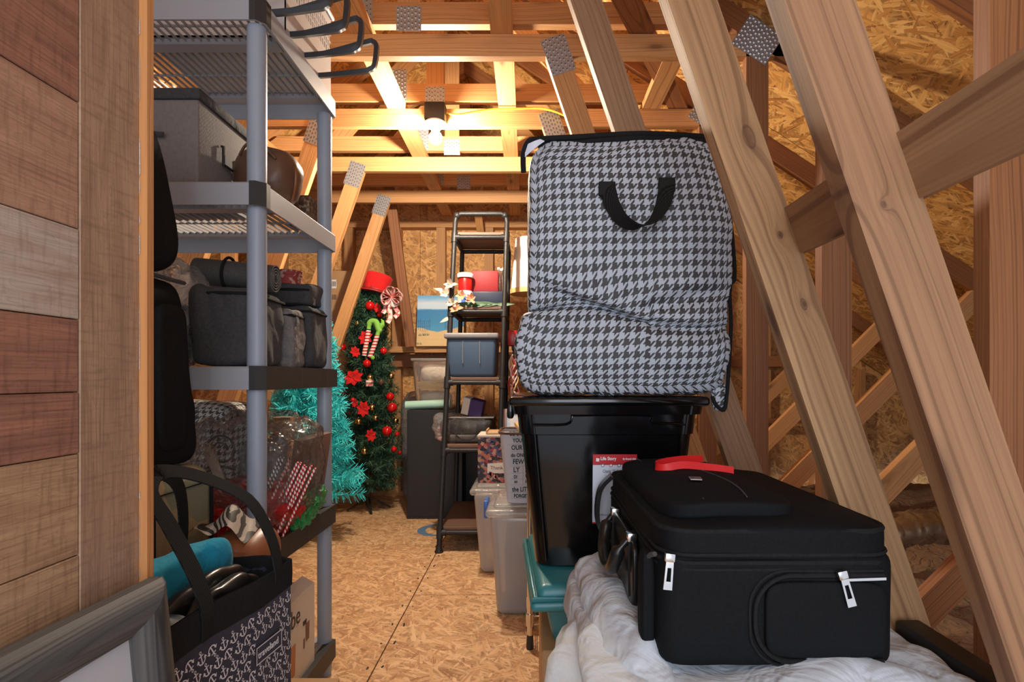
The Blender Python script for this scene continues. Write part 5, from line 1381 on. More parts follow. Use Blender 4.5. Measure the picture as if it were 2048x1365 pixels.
for i, (x, y) in enumerate(((-.205,3.59),(-.172,3.60),(-.190,3.63))):
    if b0_ is None:
        b0_ = thing('water_bottle', 'small clear plastic bottle in the navy crate on ladder shelf', 'bottle', group='clear bottles in the navy crate')
        MB().lathe([(.0,0),(.015,0),(.017,.01),(.017,.11),(.013,.13),(.008,.145),(.008,.152)], n=14).build('bottle_body', 'glassy', b0_, 60)
        MB().lathe([(.0095,.150),(.0095,.165),(0,.166)], n=12).build('cap', 'white_pl', b0_, 40); o = b0_
    else: o = dup(b0_)
    o.location = (x, y, ZS[3]+.116); o['label'] = ('leftmost clear plastic bottle in the navy crate','rightmost clear plastic bottle in the navy crate','clear plastic bottle at the back of the navy crate')[i]
# lilies lying on shelf front
t = thing('artificial_lilies', 'bunch of artificial peach and white lilies on the ladder shelf', 'flowers', (-.40,3.42,ZS[3]))
def petal(mb, c, dirv, L_, w, curl, mi=0):
    dirv = Vector(dirv).normalized(); sd = dirv.cross(Vector((0,-1,.3))).normalized(); up = sd.cross(dirv)
    def fn(u, v): return tuple(Vector(c)+dirv*L_*u+sd*w*math.sin(PI*min(1,u*.9+.08))*(v-.5)*2+up*(curl*u*u+.15*w*abs(v-.5)*2))
    mb.grid(fn, 6, 3, mi)
fl_px = [(892,588,'lily_w'),(905,606,'lily_w'),(925,592,'lily'),(944,598,'lily'),(902,570,'lily_w'),(913,618,'lily')]
rnd = random.Random(6)
for (px, py, m) in fl_px:
    c = P(px, py, 3.36)-Vector((-.40,3.42,ZS[3])); mb = MB()
    for k in range(6):
        a = k*PI/3+rnd.uniform(-.3,.3); petal(mb, c, (math.cos(a)-.3, -.55, math.sin(a)*.7+.1), .046, .011, .018*rnd.uniform(-1,1))
    mb.build('lily_flower', m, t, 180)
for (a, b) in (((868,577),(896,583)),((880,645),(905,632))):
    mb = MB(); A = P(*a,3.36)-Vector((-.40,3.42,ZS[3])); B = P(*b,3.36)-Vector((-.40,3.42,ZS[3])); petal(mb, B, A-B, (A-B).length, .012, .0); mb.build('lily_bud', 'lily_w', t, 180)
for (a, b, w) in (((925,622),(985,640),.018),((935,612),(975,632),.020),((940,608),(998,645),.018),((910,626),(960,642),.016),((985,638),(1030,642),.012)):
    mb = MB(); A = P(*a,3.38)-Vector((-.40,3.42,ZS[3])); B = P(*b,3.38)-Vector((-.40,3.42,ZS[3])); A.z = max(A.z,.012); B.z = max(B.z,.008); petal(mb, A, B-A, (B-A).length, w, .012); mb.build('leaf', 'leaf', t, 180)
MB().tube(smooth_pts([P(900,600,3.37)-Vector((-.40,3.42,ZS[3])), P(915,588,3.37)-Vector((-.40,3.42,ZS[3])), P(932,600,3.37)-Vector((-.40,3.42,ZS[3]))]), .003, 6).build('stem', 'leaf', t, 60)
# level 2 items: book box, papers, wrapped black basket
t = thing('tilted_box', 'small white and purple box propped open on the ladder shelf', 'box', (-.36,3.42,ZS[1]+.155), rot=(math.radians(18),0,math.radians(-18)))
t.rotation_euler = (math.radians(10), math.radians(14), math.radians(-10))
MB().rbox(-.068,-.022,-.03,.03,.008,.115,.002,1).build('page_block', 'white_card', t); MB().rbox(-.021,.062,-.032,.032,.008,.115,.002,1).build('cover', 'purple', t)
t = thing('wrapped_basket', 'black wire basket wrapped in clear plastic on the ladder shelf', 'basket', (-.36,3.50,ZS[1]))
MB().rbox(-.13,.13,-.15,.15,.045,.150,.02,3).build('black_basket', 'leather_blk', t, 50)
MB().rbox(-.14,.14,-.17,.17,.148,.156,.003,1).build('papers', 'grey_card' if 'grey_card' in M else 'paper', t, 40)
MB().rbox(-.13,.13,-.16,.14,.003,.048,.012,2).build('folded_linen', 'fab_grey', t, 50)
MB().soft((-.03,0,.082), (.165,.205,.080), 26, 4.5, .012, 9, 61, wrinkle=.014, wfr=13).build('film', 'film', t, 25)
MB().tube(smooth_pts([(-.09,-.19,.125),(-.093,-.20,.07),(-.06,-.203,.03),(-.01,-.203,.022),(.03,-.203,.04),(.045,-.20,.08),(.042,-.19,.12)]), .0035, 6).build('wire_handle', 'black_rub', t, 60)
t = thing('plastic_bag', 'small clear bag of white stuff bulging left of the ladder shelf', 'bag', (-.585,3.47,ZS[1]))
MB().soft((0,0,.09), (.05,.10,.09), 18, 3, .02, 8, 64, wrinkle=.014, wfr=13).build('bag_film', 'film_grey', t, 25); MB().soft((0,0,.05), (.035,.08,.045), 8, 3, .01, 8, 65).build('filling', 'fab_pink', t, 180)
t.location = (-.548,3.45,ZS[1])
# cream tote behind ladder on mid level back, seen through it
o = MB().rbox(-.15,.15,-.05,.05,0,.17,.01).build('clear_box', 'film_grey', None, 40, loc=(-.345,3.76,ZS[2])); tag(o, 'clear plastic box behind the blue-grey tote', 'box')

# table lamp and christmas things at the right of the ladder shelf
o = thing('black_side_table', 'dark stand carrying the lamp behind the houndstooth bag', 'stand', (.05,3.72,0)); t = o
MB().rbox(-.17,.14,-.14,.14,1.185,1.215,.004,1).build('table_top', 'black_matte', t)
for x in (-.15,.12):
    for y in (-.12,.12): MB().rbox(x-.014,x+.014,y-.014,y+.014,0,1.186,.002,1).build('leg', 'black_matte', t)
MB().rbox(-.16,.13,-.13,.13,.62,.64,.003,1).build('lower_shelf', 'black_matte', t); MB().rbox(-.165,-.155,-.13,.13,.0,.95,.002,1).build('side_panel', 'leather_blk', t)
t = thing('table_lamp', 'table lamp with white shade and gold trim on red base', 'lamp', (-.005,3.66,1.2155))
MB().lathe([(.05,0),(.05,.015),(.022,.03),(.05,.10),(.055,.15),(.03,.20),(.012,.22),(.012,.31)], n=20).build('lamp_base', 'red_pl', t, 50)
MB().lathe([(.125,.36),(.122,.37),(.092,.71),(.09,.712),(.119,.37)], n=32).build('lamp_shade', 'ivory', t, 60)
MB().lathe([(.128,.345),(.129,.375),(.125,.376),(.124,.346)], n=32).build('gold_trim', 'straw_y', t, 60)
MB().cyl((0,0,.30),(0,0,.56),.006,n=8).build('stem', 'gold', t, 50)
t = thing('garland', 'tangle of red and silver garland hanging beside the houndstooth bag', 'garland', (-.125,3.50,.98))
rnd = random.Random(12)
for k in range(9):
    pts = []; x = rnd.uniform(-.02,.03); 
    for j in range(9): pts.append((x+.022*math.sin(j*1.3+k), rnd.uniform(-.02,.02), .28-j*.05))
    MB().tube(smooth_pts(pts,4), .0045, 5).build('strand', ('fab_pink','red_sh','fab_pink','white_card','straw_y')[k%5], t, 60)
MB().tube(smooth_pts([(-.0,0,.34),(.02,0,.355),(.045,0,.30),(.03,0,.24)]), .003, 5).build('hook', 'black_rub', t, 60)
t.location = (-.095,3.42,.87)
o = MB().rbox(-.03,.03,-.03,.03,0,.10,.004).build('red_candle', 'red_pl', None, 40, loc=(-.115,3.63,1.2155)); tag(o, 'small red candle block left of the lamp', 'candle')
# white frame behind the bag, dark rose framed picture
t = thing('small_picture', 'rose-framed small picture standing behind the black tote', 'picture', (-.045,3.0,.48), rot=(math.radians(-5),0,0))
fw, fh = .20, .52
for a in ((0,.022,0,fh),(fw-.022,fw,0,fh),(.022,fw-.022,0,.022),(.022,fw-.022,fh-.022,fh)): MB().box(a[0],a[1],0,.02,a[2],a[3]).build('frame_bar', 'pink_frame', t)
s = NT('snowy print'); v = s.co('Object', False); nn = s.n('ShaderNodeTexNoise', {'Vector': v, 'Scale': 14.0, 'Detail': 3.0}).outputs[0]
s.set(s.ramp(nn, [(.3,(.35,.55,.75)),(.5,(.75,.80,.86)),(.62,(.8,.78,.7)),(.7,(.2,.22,.2))]), .4); M['snowy'] = s.m
MB().box(.022,fw-.022,.008,.012,.022,fh-.022).build('print', 'snowy', t)
t.location = (-.165,3.25,.30); t.scale=(1,1,1)
o = MB().rbox(-.16,.16,-.12,.12,0,.285,.006).build('storage_carton', 'leather_blk', None, 40, loc=(.02,3.32,0)); tag(o, 'dark low box holding up the rose-framed picture', 'box')

# ---------------------------------------------------------------- clear bins, floral box, lettered basket
def cbin(label, loc, w, d, h, contents, latch=False, seed=0):
    t = thing('clear_bin', label, 'storage bin', loc)
    MB().rbox(-w/2,w/2,-d/2,d/2,0,h,.03,4,taper=.80).build('bin_body', 'clear_bin', t, 50)
    mb = MB(); mb.rbox(-w/2-.018,w/2+.018,-d/2-.018,d/2+.018,h-.012,h+.022,.016,3); mb.build('rim', 'clear_lid', t, 50)
    MB().rbox(-w/2+.015,w/2-.015,-d/2+.015,d/2-.015,h+.021,h+.040,.012,3).build('lid', 'clear_lid', t, 50)
    contents(t)
    if latch:
        for sy in (-.0,):
            mb = MB(); mb.rbox(-w/2-.034,-w/2-.016,-.05,.05,h-.045,h+.032,.006,2); mb.build('latch', 'blue_pl', t, 50)
    return t
def cont1(t):
    MB().soft((0,0,.20), (.11,.14,.17), 10, 5, .01, 7, 71).build('paper_filling', 'white_card', t, 180)
def cont2(t):
    MB().rbox(-.075,.10,-.13,.13,.02,.33,.01).build('dark_contents', 'fab_char', t, 40)
cbin('clear plastic bin with blue-tinged lid under the floral box', (-.12,2.95,0), .335,.34,.42, cont1)
cbin('clear plastic bin with blue latch, standing in front of the other', (-.03,2.44,0), .275,.32,.435, cont2, True)
t = thing('floral_box', 'dark floral printed gift box on the rear clear bin', 'gift box', (-.175,2.94,.4605))
MB().rbox(-.095,.095,-.10,.10,0,.235,.002,1).build('box_body', 'floral', t); MB().rbox(-.0975,.0975,-.1025,.1025,.235,.247,.002,1).build('lid', 'white_card', t)
mb = MB(); vs = [(-.045,-.1012,.05),(.085,-.1012,.05),(.085,-.1012,.10),(.06,-.1012,.115),(.03,-.1012,.105),(-.045,-.1012,.10)]; mb.add(vs, [tuple(range(6))]); mb.build('cream_label', 'ivory', t)
text_mesh('lettering', 'Thank you', .026, 'leather', t, (-.03,-.1018,.07), (1,0,0), (0,0,1))
bl = MB(); rnd = random.Random(2)
for k in range(26):
    x, z, r = rnd.uniform(-.085,.085), (rnd.uniform(.11,.22) if k < 17 else rnd.uniform(.01,.05)), rnd.uniform(.006,.016)
    n_ = 10; vs = [(x,-.1014,z)]+[(x+r*(1 if i%2 else .55)*math.cos(i*PI/5), -.1014, z+r*(1 if i%2 else .55)*math.sin(i*PI/5)) for i in range(n_)]
    bl.add(vs, [(0,i+1,(i+1)%n_+1) for i in range(n_)], k % 3)
M['fl1'] = plastic('floral coral', (.55,.16,.12), .6); M['fl2'] = plastic('floral peach', (.62,.32,.20), .6); M['fl3'] = plastic('floral blue', (.12,.10,.22), .6)
bl.build('printed_flowers', ['fl1','fl2','fl3'], t, kind='stuff')
t = thing('wooden_tray', 'small pale wooden tray lying on the floral box', 'tray', (-.165,2.94,.708)); MB().rbox(-.065,.065,-.08,.08,0,.012,.003,1).build('tray_base', 'tan_wood', t); 
for a in ((-.065,-.058,-.08,.08),(.058,.065,-.08,.08)): MB().box(a[0],a[1],a[2],a[3],.012,.022).build('tray_rail', 'tan_wood', t)
# lettered basket
t = thing('lettered_basket', 'white fabric basket printed with black words', 'basket', (.0,2.41,.4765))
hb, wt, wb_, dd = .295, .130, .100, .12
def ring_pts(k, n_=28):
    out = []
    for i in range(n_):
        a = 2*PI*i/n_; ca, sa = math.cos(a), math.sin(a); e = .35
        out.append((math.copysign(abs(ca)**e, ca), math.copysign(abs(sa)**e, sa)))
    return out
def bas(mb, inset, z0, z1, nv=6):
    rp_ = ring_pts(0); n_ = len(rp_); vs = []
    for j in range(nv+1):
        f = j/nv; z = z0+(z1-z0)*f; w = wb_+(wt-wb_)*z/hb-inset; d = dd*(.85+.15*z/hb)-inset
        vs += [(x*w, y*d, z) for x, y in rp_]
    mb.add(vs, [(j*n_+i, j*n_+(i+1)%n_, (j+1)*n_+(i+1)%n_, (j+1)*n_+i) for j in range(nv) for i in range(n_)])
    mb.add([(x*(wb_-inset), y*(dd*.85-inset), z0) for x, y in rp_], [tuple(range(n_))])
M['print_cloth'] = fabric('white lettered cloth', (.52,.54,.60), (.60,.62,.67), 300, .8)
mb = MB(); bas(mb, 0, 0, hb); bas(mb, .004, .002, hb); mb.build('basket_body', 'print_cloth', t, 60)
rp_ = ring_pts(0); MB().tube([(x*(wt+.001), y*(dd+.001), hb) for x, y in rp_], .0065, 8, True).build('rim', 'leather', t, 60)
sl = (wt-wb_)/hb
def tline(txt, x, z, size, sx=.9): text_mesh('lettering', txt, size, 'ink', t, (x, -dd*(.85+.15*z/hb)-.0012, z), (1,0,0), (0,-.058,1), sx=sx, depth=.0003, bold=.0006)
for txt, x, z, s_, sxx in (('BE the',-.085,.285,.026,.8),('YOUR HEART',-.072,.258,.023,.8),('OUR proud',-.078,.226,.027,.8),('do ONE and',-.080,.196,.022,.8),('FEW THINGS',-.072,.166,.029,.8),
                     ('LY',-.070,.132,.030,.8),('ALWAYS',-.02,.134,.024,.8),('WORK',-.02,.108,.018,.8),('HAVE',-.02,.084,.022,.8),('DI',-.068,.106,.018,.8),('so',-.066,.086,.018,.8),('the LITTLE',-.075,.050,.028,.75),('FORGET',-.068,.024,.021,.8)):
    tline(txt, x, z, s_, sxx)
mb = MB()
for z in (.280,.249,.220,.190,.158,.128,.103,.078,.046,.020): 
    y = -dd*(.85+.15*z/hb)-.0012; mb.add([(-.08,y,z-.0008),(.09,y,z-.0008),(.09,y,z),(-.08,y,z)], [(0,1,2,3)])
mb.add([(-.03,-.1065,.078),(-.0285,-.1065,.078),(-.0285,-.1115,.157),(-.03,-.1115,.157)], [(0,1,2,3)])
mb.build('ruled_lines', 'grey_card', t)
o = MB().rbox(-.06,.06,-.085,.085,0,.018,.002,1).build('hanging_book', 'tan_wood', None, 30, loc=(.005,2.41,.775), rot=(math.radians(8),0,math.radians(12))); tag(o, 'pale wooden picture block lying on top of the lettered basket', 'block')
t = thing('tapered_cup', 'dark tapered cup standing on the lettered basket', 'cup', (.045,2.44,.800)); MB().lathe([(.020,0),(.026,.005),(.018,.10),(.015,.10),(.02,.01),(0,.008)], n=16).build('cup_body', 'navy_dk', t, 50); MB().lathe([(.0185,.098),(.0185,.108),(.0,.109)], n=16).build('cup_lid', 'grey_lid', t, 50)
o = MB().strap([Vector((.025,2.25,.80)), Vector((.033,2.25,.70)), Vector((.075,2.22,.47))], (1,0,.1), .014, .004).build('red_ribbon', 'leather_or', None, 30); tag(o, 'dark red ribbon band running down beside the lettered basket', 'ribbon')
bpy.data.objects[o.name].data.transform(Matrix.Identity(4))
# chrome wire rack
t = thing('wire_rack', 'chrome wire rack leg and grid behind the green tote', 'rack', (.0,2.035,0))
for x in (0,.44):
    for y in (0,.16):
        if y == 0 and x == 0: MB().cyl((x,y,.05),(x,y,.95),.0115,n=14).build('rack_post', 'chrome', t, 50)
        else: MB().cyl((x,y,.05),(x,y,.95),.0115,n=14).build('rack_post', 'chrome', t, 50)
        MB().lathe([(.013,0),(.015,.006),(.013,.03),(.012,.052)], (x,y,0), 14).build('foot', 'black_rub', t, 40)
        MB().lathe([(.0155,.085),(.0155,.13)], (x,y,0), 14).build('sleeve', 'chrome', t, 40)
mb = MB()
for z in (.09,.12):
    for a, b in (((0,0),(.44,0)),((0,.16),(.44,.16)),((0,0),(0,.16)),((.44,0),(.44,.16))): mb.cyl((*a,z),(*b,z),.0028,n=6)
for i in range(18): mb.cyl((.02+i*.0235,0,.123),(.02+i*.0235,.16,.123),.0015,n=5)
for i in range(8):
    x = .03+i*.05; mb.cyl((x,0,.09),(x+.025,0,.12),.0018,n=5); mb.cyl((x+.025,0,.12),(x+.05,0,.09),.0018,n=5)
mb.build('wire_grid', 'chrome', t, 50, kind='stuff')

# ---------------------------------------------------------------- cardboard box, teal tote, black tote
t = thing('cardboard_box', 'tall cardboard box under the green tote', 'box', (.185,1.60,0))
MB().rbox(-.155,.155,-.24,.26,0,.325,.004,1).build('carton', 'card', t); MB().box(-.02,.02,-.24,.26,.3255,.326).build('packing_tape', 'tan_wood', t)
t = thing('green_tote', 'blue-green plastic tote with deep rimmed lid under black tote', 'storage tote', (.210,1.585,.3265), math.radians(3))
MB().rbox(-.185,.185,-.22,.22,0,.12,.02,3,taper=.86).build('tub', 'teal_pl', t, 50)
mb = MB(); mb.rbox(-.222,.215,-.255,.255,.108,.135,.012,3); mb.build('lid_rim', 'teal_pl', t, 50)
MB().rbox(-.200,.200,-.235,.235,.13,.168,.016,3,taper=1.04).build('lid', 'teal_pl', t, 50)
mb = MB(); mb.tube([(-.213,-.246,.136),(.207,-.246,.136),(.207,.246,.136),(-.213,.246,.136)], .009, 8, True); mb.build('rim_bead', 'teal_pl', t, 60)
# white bag glimpsed on lid
TY = 1.425
t = thing('black_tote', 'large glossy black storage tote carrying a paper label', 'storage tote', (.205,TY+.235,.4955))
w, d, h = .475,.45,.445
def bt(mb, z0, z1, k0, k1, r=.035):
    pass
mb = MB(); n_ = 8
def tub_ring(z, grow=0.0, ch=.045):
    k = .80+.20*(z/h); x, y = w/2*k+grow, d/2*(.86+.14*z/h)+grow; c = ch
    pts = []
    for (cx, cy, a0) in ((x-c,-y+c,-PI/2),(x-c,y-c,0),(-x+c,y-c,PI/2),(-x+c,-y+c,PI)):
        for i in range(4): a = a0+PI/2*i/3; pts.append((cx+c*math.cos(a), cy+c*math.sin(a), z))
    return pts
rings = [tub_ring(0,-.01), tub_ring(.006,0), tub_ring(h*.80,0), tub_ring(h*.805,.005), tub_ring(h-.035,.005), tub_ring(h-.034,.016), tub_ring(h-.004,.018), tub_ring(h,.012)]
n_ = len(rings[0]); vs = [p for r in rings for p in r]
fs = [(j*n_+i, j*n_+(i+1)%n_, (j+1)*n_+(i+1)%n_, (j+1)*n_+i) for j in range(len(rings)-1) for i in range(n_)]+[tuple(range(n_-1,-1,-1)), tuple(range((len(rings)-1)*n_, len(rings)*n_))]
mb.add(vs, fs); mb.build('tub', 'black_pl', t, 35)
MB().rbox(-w/2-.022,w/2+.022,-d/2-.022,d/2+.022,h-.012,h+.012,.008,2).build('lid', 'black_pl', t, 50)
MB().tube(smooth_pts([(-.20,-d/2-.006,h-.062),(-.11,-d/2-.007,h-.06),(-.095,-d/2-.007,h-.04),(-.08,-d/2-.007,h-.037),(.10,-d/2-.007,h-.037),(.115,-d/2-.007,h-.055),(.20,-d/2-.006,h-.06)],4), .003, 6).build('moulded_line', 'black_pl', t, 60)
for sx_ in (-1,1):
    x = sx_*.195
    MB().cyl((x,-d/2*.995,h-.045),(x*.83,-d/2*.875,.02),.0035,n=6).build('corner_rib', 'black_pl', t, 60)
for sy in (-.12,.12): MB().rbox(-w/2-.03,-w/2-.012,sy-.05,sy+.05,h-.05,h-.0,.006,2).build('side_handle', 'black_pl', t, 50)
# paper label, tilted with the face of the tub
def onface(x, z): return (x, -d/2*(.86+.14*z/h)-.0016, z)
zt_l, zb_l = h-.140, .105+.015; slope = (0, -d/2*.14/h, 1)
xa, xb = -.040, .076
M['lab_w'] = plastic('white label', (.62,.66,.76), .4); M['lab_r'] = plastic('red label', (.50,.02,.03), .4)
def lq(name, x0, x1, z0, z1, m, off=0):
    o = MB().add([tuple(Vector(onface(x,z))-Vector((0,off,0))) for x, z in ((x0,z0),(x1,z0),(x1,z1),(x0,z1))], [(0,1,2,3)]).build(name, m, t); return o
lq('paper_label', xa, xb, zb_l, zt_l, 'lab_w'); lq('label_header', xa, xb, zt_l-.028, zt_l, 'lab_r', .0004); lq('label_footer', xa, xb, zb_l, zb_l+.004, 'lab_r', .0004)
def lt(txt, x, z, size, m, **k): text_mesh('lettering', txt, size, m, t, tuple(Vector(onface(x,z))-Vector((0,.0008,0))), (1,0,0), slope, depth=.0001, **k)
lt('Life Story', xa+.020, zt_l-.015, .0125, 'paper', sx=.85, bold=.0003); lt('By Bramli USA', xb-.003, zt_l-.014, .0068, 'paper', align='RIGHT', sx=.85, bold=.0002)
lt('Classic 20 Gallon Tote', xa+.026, zt_l-.048, .0115, 'ink', sx=.72); lt('Modular', xa+.034, zt_l-.060, .006, 'grey_card'); lt('www.lifestory.us', xa+.008, zb_l+.022, .006, 'ink')
mb = MB(); mb.add([tuple(Vector(onface(xa+.008+a, zt_l-.019+b))-Vector((0,.001,0))) for a, b in ((0,.001),(.008,0),(.0095,.008),(.001,.010))], [(0,1,2,3)]); mb.build('logo_mark', 'paper', t)
for i, m in enumerate(('navy_pl','lab_r','purple','blue_pl')):
    cx = xa+.026+i*.0215; cz = zt_l-.029
    for k_, mm, off in ((.0055,m,.0010),(.0036,'paper',.0014)):
        MB().add([tuple(Vector(onface(cx+k_*math.cos(a+.2+PI/4), cz+k_*math.sin(a+.2+PI/4)))-Vector((0,off,0))) for a in (0,PI/2,PI,3*PI/2)], [(0,1,2,3)]).build('printed_square', mm, t)

# ---------------------------------------------------------------- big houndstooth bag
t = thing('storage_bag', 'huge stuffed houndstooth zip bag standing on the black tote', 'storage bag', (.245,1.50,.9535))
BW, BHH, BD = .285, .335, .095
zc = BHH
def interp(tab, z):
    for (z0,a),(z1,b) in zip(tab, tab[1:]):
        if z <= z1: k = max(0,(z-z0)/(z1-z0)); k = k*k*(3-2*k); return a+(b-a)*k
    return tab[-1][1]
# left and right outline of the bag above its base (metres from bag centre)
Ltab = [(0,-.272),(.03,-.280),(.12,-.285),(.17,-.270),(.24,-.248),(.40,-.250),(.60,-.252),(.67,-.235)]
Rtab = [(0,.27),(.05,.265),(.15,.270),(.25,.272),(.29,.285),(.33,.278),(.42,.276),(.52,.262),(.60,.250),(.67,.235)]
def bagwarp(q, p):
    z = p.z+BHH
    lo, hi = interp(Ltab, z), interp(Rtab, z)
    f = (p.x/BW+1)/2
    x = lo+(hi-lo)*f; y = p.y; 
    if q.y < -.2:                              # front: sags and folds
        u = f
        fold = math.exp(-((z-(.195+.03*math.sin(u*4+1)))/.022)**2)*.034*(1-abs(u-.45)*.8)
        fold2 = math.exp(-((z-(.245-.16*(u-.35)))/.018)**2)*.034*(1 if .05 < u < .50 else 0)*math.sin(PI*min(1,max(0,(u-.05)/.45)))
        fold3 = math.exp(-((z-(.235+.10*(u-.5)))/.016)**2)*.028*max(0,math.sin(PI*min(1,max(0,(u-.5)/.5))))
        y += fold+fold2+fold3
        y -= .020*math.exp(-((z-.10)/.07)**2)+.018*math.exp(-((z-.44)/.16)**2)
    zz = p.z
    if abs(q.y) > .2:
        zf = .205+.025*math.sin(f*5+.5); zz -= .030*math.tanh((z-zf)/.03)*math.exp(-((z-zf)/.11)**2)*(1 if f < .6 else .6)
        zd = .262-.17*(f-.35)
        if f < .52: zz -= .022*math.tanh((z-zd)/.02)*math.exp(-((z-zd)/.06)**2)*math.sin(PI*min(1,max(0,f/.52)))
    if q.z > .8: zz += .006*math.sin(x*14)
    if q.z < -.8: zz = max(zz, -BHH+.0)
    return Vector((x, y, zz))
MB().soft((0,0,BHH), (BW,BD,BHH), 60, 10, .008, 5, 81, bagwarp, wrinkle=.004, wfr=9).build('body', 'hound', t, 180)
hb_o = [c_ for c_ in t.children][0]
# black zip piping along the top edge and right side edge, and the corner flap
zt2 = BHH*2
fy = -BD*.86
MB().tube(smooth_pts([(-.262,fy+.02,.585),(-.262,fy-.0,.625),(-.250,fy-.004,.655),(-.225,fy-.004,.662),(-.12,fy-.004,.668),(.02,fy-.004,.676),(.12,fy-.004,.674),(.235,fy,.668)],5), .007, 8).build('zip_piping', 'fab_black', t, 60)
MB().strap(smooth_pts([(-.225,fy+.005,.652),(-.05,fy-.004,.664),(.1,fy-.006,.666),(.235,fy,.660)],5), (0,.2,1), .018, .004).build('zip_tape', 'fab_black', t, 40)
MB().tube(smooth_pts([(.235,fy,.665),(.262,fy,.52),(.276,fy,.42),(.283,fy,.31),(.270,fy,.28),(.272,fy-.003,.18),(.266,fy,.05),(.262,fy,.0),(.255,fy,-.035),(.235,fy,-.022),(.225,fy,.0)],5), .005, 8).build('edge_piping', 'fab_black', t, 60)
o = MB().soft((.246,fy+.01,.0), (.020,.010,.038), 8, 2.5, .003, 20, 82).build('corner_flap', 'hound', t, 180)
def fl2(u, v): return (-.258+.05*u, fy-.006-.006*math.sin(u*3), .615+.04*u+.030*v*(1-u*.7))
MB().grid(fl2, 8, 5).build('corner_flap', 'lab_w', t, 60)
# handle
hp = [(-.052,-.122,.528),(-.050,-.128,.515),(-.040,-.138,.475),(-.018,-.150,.436),(.018,-.156,.418),(.055,-.152,.432),(.080,-.142,.468),(.094,-.130,.512),(.098,-.122,.540)]
pts = smooth_pts(hp, 5); N_ = len(pts)
sd = []
for i in range(N_):
    k = i/(N_-1); sd.append(Vector((math.cos((k-.5)*1.5), -.10-1.5*math.sin(PI*k)**2, -.35*math.sin((k-.5)*2.6))))
MB().strap(pts, sd, .040, .003).build('handle', 'webbing', t, 40)
for x, z in ((-.052,.522),(.098,.532)): MB().rbox(x-.021,x+.021,-.126,-.118,z-.018,z+.018,.002,1).build('handle_patch', 'webbing', t)

# ---------------------------------------------------------------- comforter and trunk below, suitcase
t = thing('storage_chest', 'black storage chest hidden beneath the white comforter', 'chest', (.39,1.09,0)); MB().rbox(-.20,.20,-.30,.28,0,.44,.01).build('chest_body', 'black_matte', t, 40)
t = thing('comforter', 'white rumpled comforter folded beneath the black suitcase', 'comforter', (.35,1.05,.4405))
MB().soft((.03,-.02,.056), (.30,.345,.058), 44, 7, .010, 6, 91, None, wrinkle=.016, wfr=6).build('folded_layer', 'fab_white', t, 180)
def roll(name, pts, r, seed):
    pts = smooth_pts(pts, 8); mb = MB(); N = len(pts); n_ = 22
    mb.tube(pts, [r*(.45+.55*min(1,5*i/N, 5*(N-1-i)/N)) for i in range(N)], n_)
    out = []
    for v in mb.v:
        v = Vector(v); s_ = Vector((seed,seed*2,0))
        d_ = .014*noise.noise(v*9+s_)+.012*(abs(noise.noise(v*15+s_))*2-.5)
        c_ = min(pts, key=lambda p: (p-v).length); out.append(tuple(v+(v-c_).normalized()*d_))
    mb.v = out; return mb.build(name, 'fab_white', t, 180)
roll('rolled_edge', [(-.175,.30,.10),(-.188,.20,.112),(-.190,.08,.115),(-.185,-.05,.105),(-.17,-.17,.085),(-.15,-.30,.06)], .052, 3)
roll('lower_fold', [(-.20,.13,-.01),(-.235,.04,.01),(-.255,-.06,.0),(-.255,-.18,-.02),(-.23,-.30,-.04)], .068, 5)
roll('front_fold', [(-.17,-.28,.02),(-.05,-.31,.035),(.10,-.315,.04),(.24,-.30,.045),(.31,-.24,.05)], .045, 7)
o = MB().rbox(0,.045,-.12,.12,0,.552,.006,2).build('folded_table', 'black_matte', None, 40, loc=(.680,.905,0)); tag(o, 'edge of a black folded panel right of the comforter', 'panel')

SW, SL, SH = .366, .55, .222
t = thing('suitcase', 'black soft-sided suitcase lying flat with red ribbon tied on top', 'suitcase', (.196+SW/2,.83+SL/2,.5555))
hx, hy = SW/2, SL/2
def sw(q, p):
    if q.z > .6: p.z += .022*(1-(q.x**2))*(1-(q.y**2)*.8)
    return p
MB().soft((0,0,SH*.41), (hx,hy,SH*.41), 26, 14, .002, 6, 101, None, wrinkle=.0015, wfr=6).build('body', 'fab_suit', t, 180)
MB().soft((0,0,SH*.86), (hx*1.0,hy*1.0,SH*.125), 30, 9, .002, 6, 102, sw).build('lid', 'fab_suit', t, 180)
def rr_path(hx_, hy_, z, r=.035, n_=5, wob=0):
    pts = []
    for (cx, cy, a0) in ((hx_-r,-hy_+r,-PI/2),(hx_-r,hy_-r,0),(-hx_+r,hy_-r,PI/2),(-hx_+r,-hy_+r,PI)):
        for i in range(n_+1): a = a0+PI/2*i/n_; pts.append((cx+r*math.cos(a), cy+r*math.sin(a), z))
    return pts
for z, r in ((SH*.745,.0042),(SH*.80,.003),(SH*.955,.0045),(SH*.70,.0028)):
    MB().tube(rr_path(hx-.002 if z < SH*.9 else hx-.005, hy-.001 if z < SH*.9 else hy-.005, z, .05), r, 6, True).build('piping', 'fab_black', t, 60)
# raised front pocket on the top, with seams
MB().soft((-.055,0,SH*.985+.010), (hx*.62,hy*.86,.018), 24, 6, .001, 6, 103, lambda q,p: Vector((p.x,p.y,p.z+.008*(1-q.x**2)))).build('top_pocket', 'fab_suit', t, 180)
for dx in (-.10,-.03): MB().tube([(dx+.02*math.sin(i*.35), -hy*.8+i*hy*1.6/14, SH+.0265+.006*(1-(dx/.12)**2)) for i in range(15)], .0012, 5).build('stitch_line', 'fab_char', t, 60)
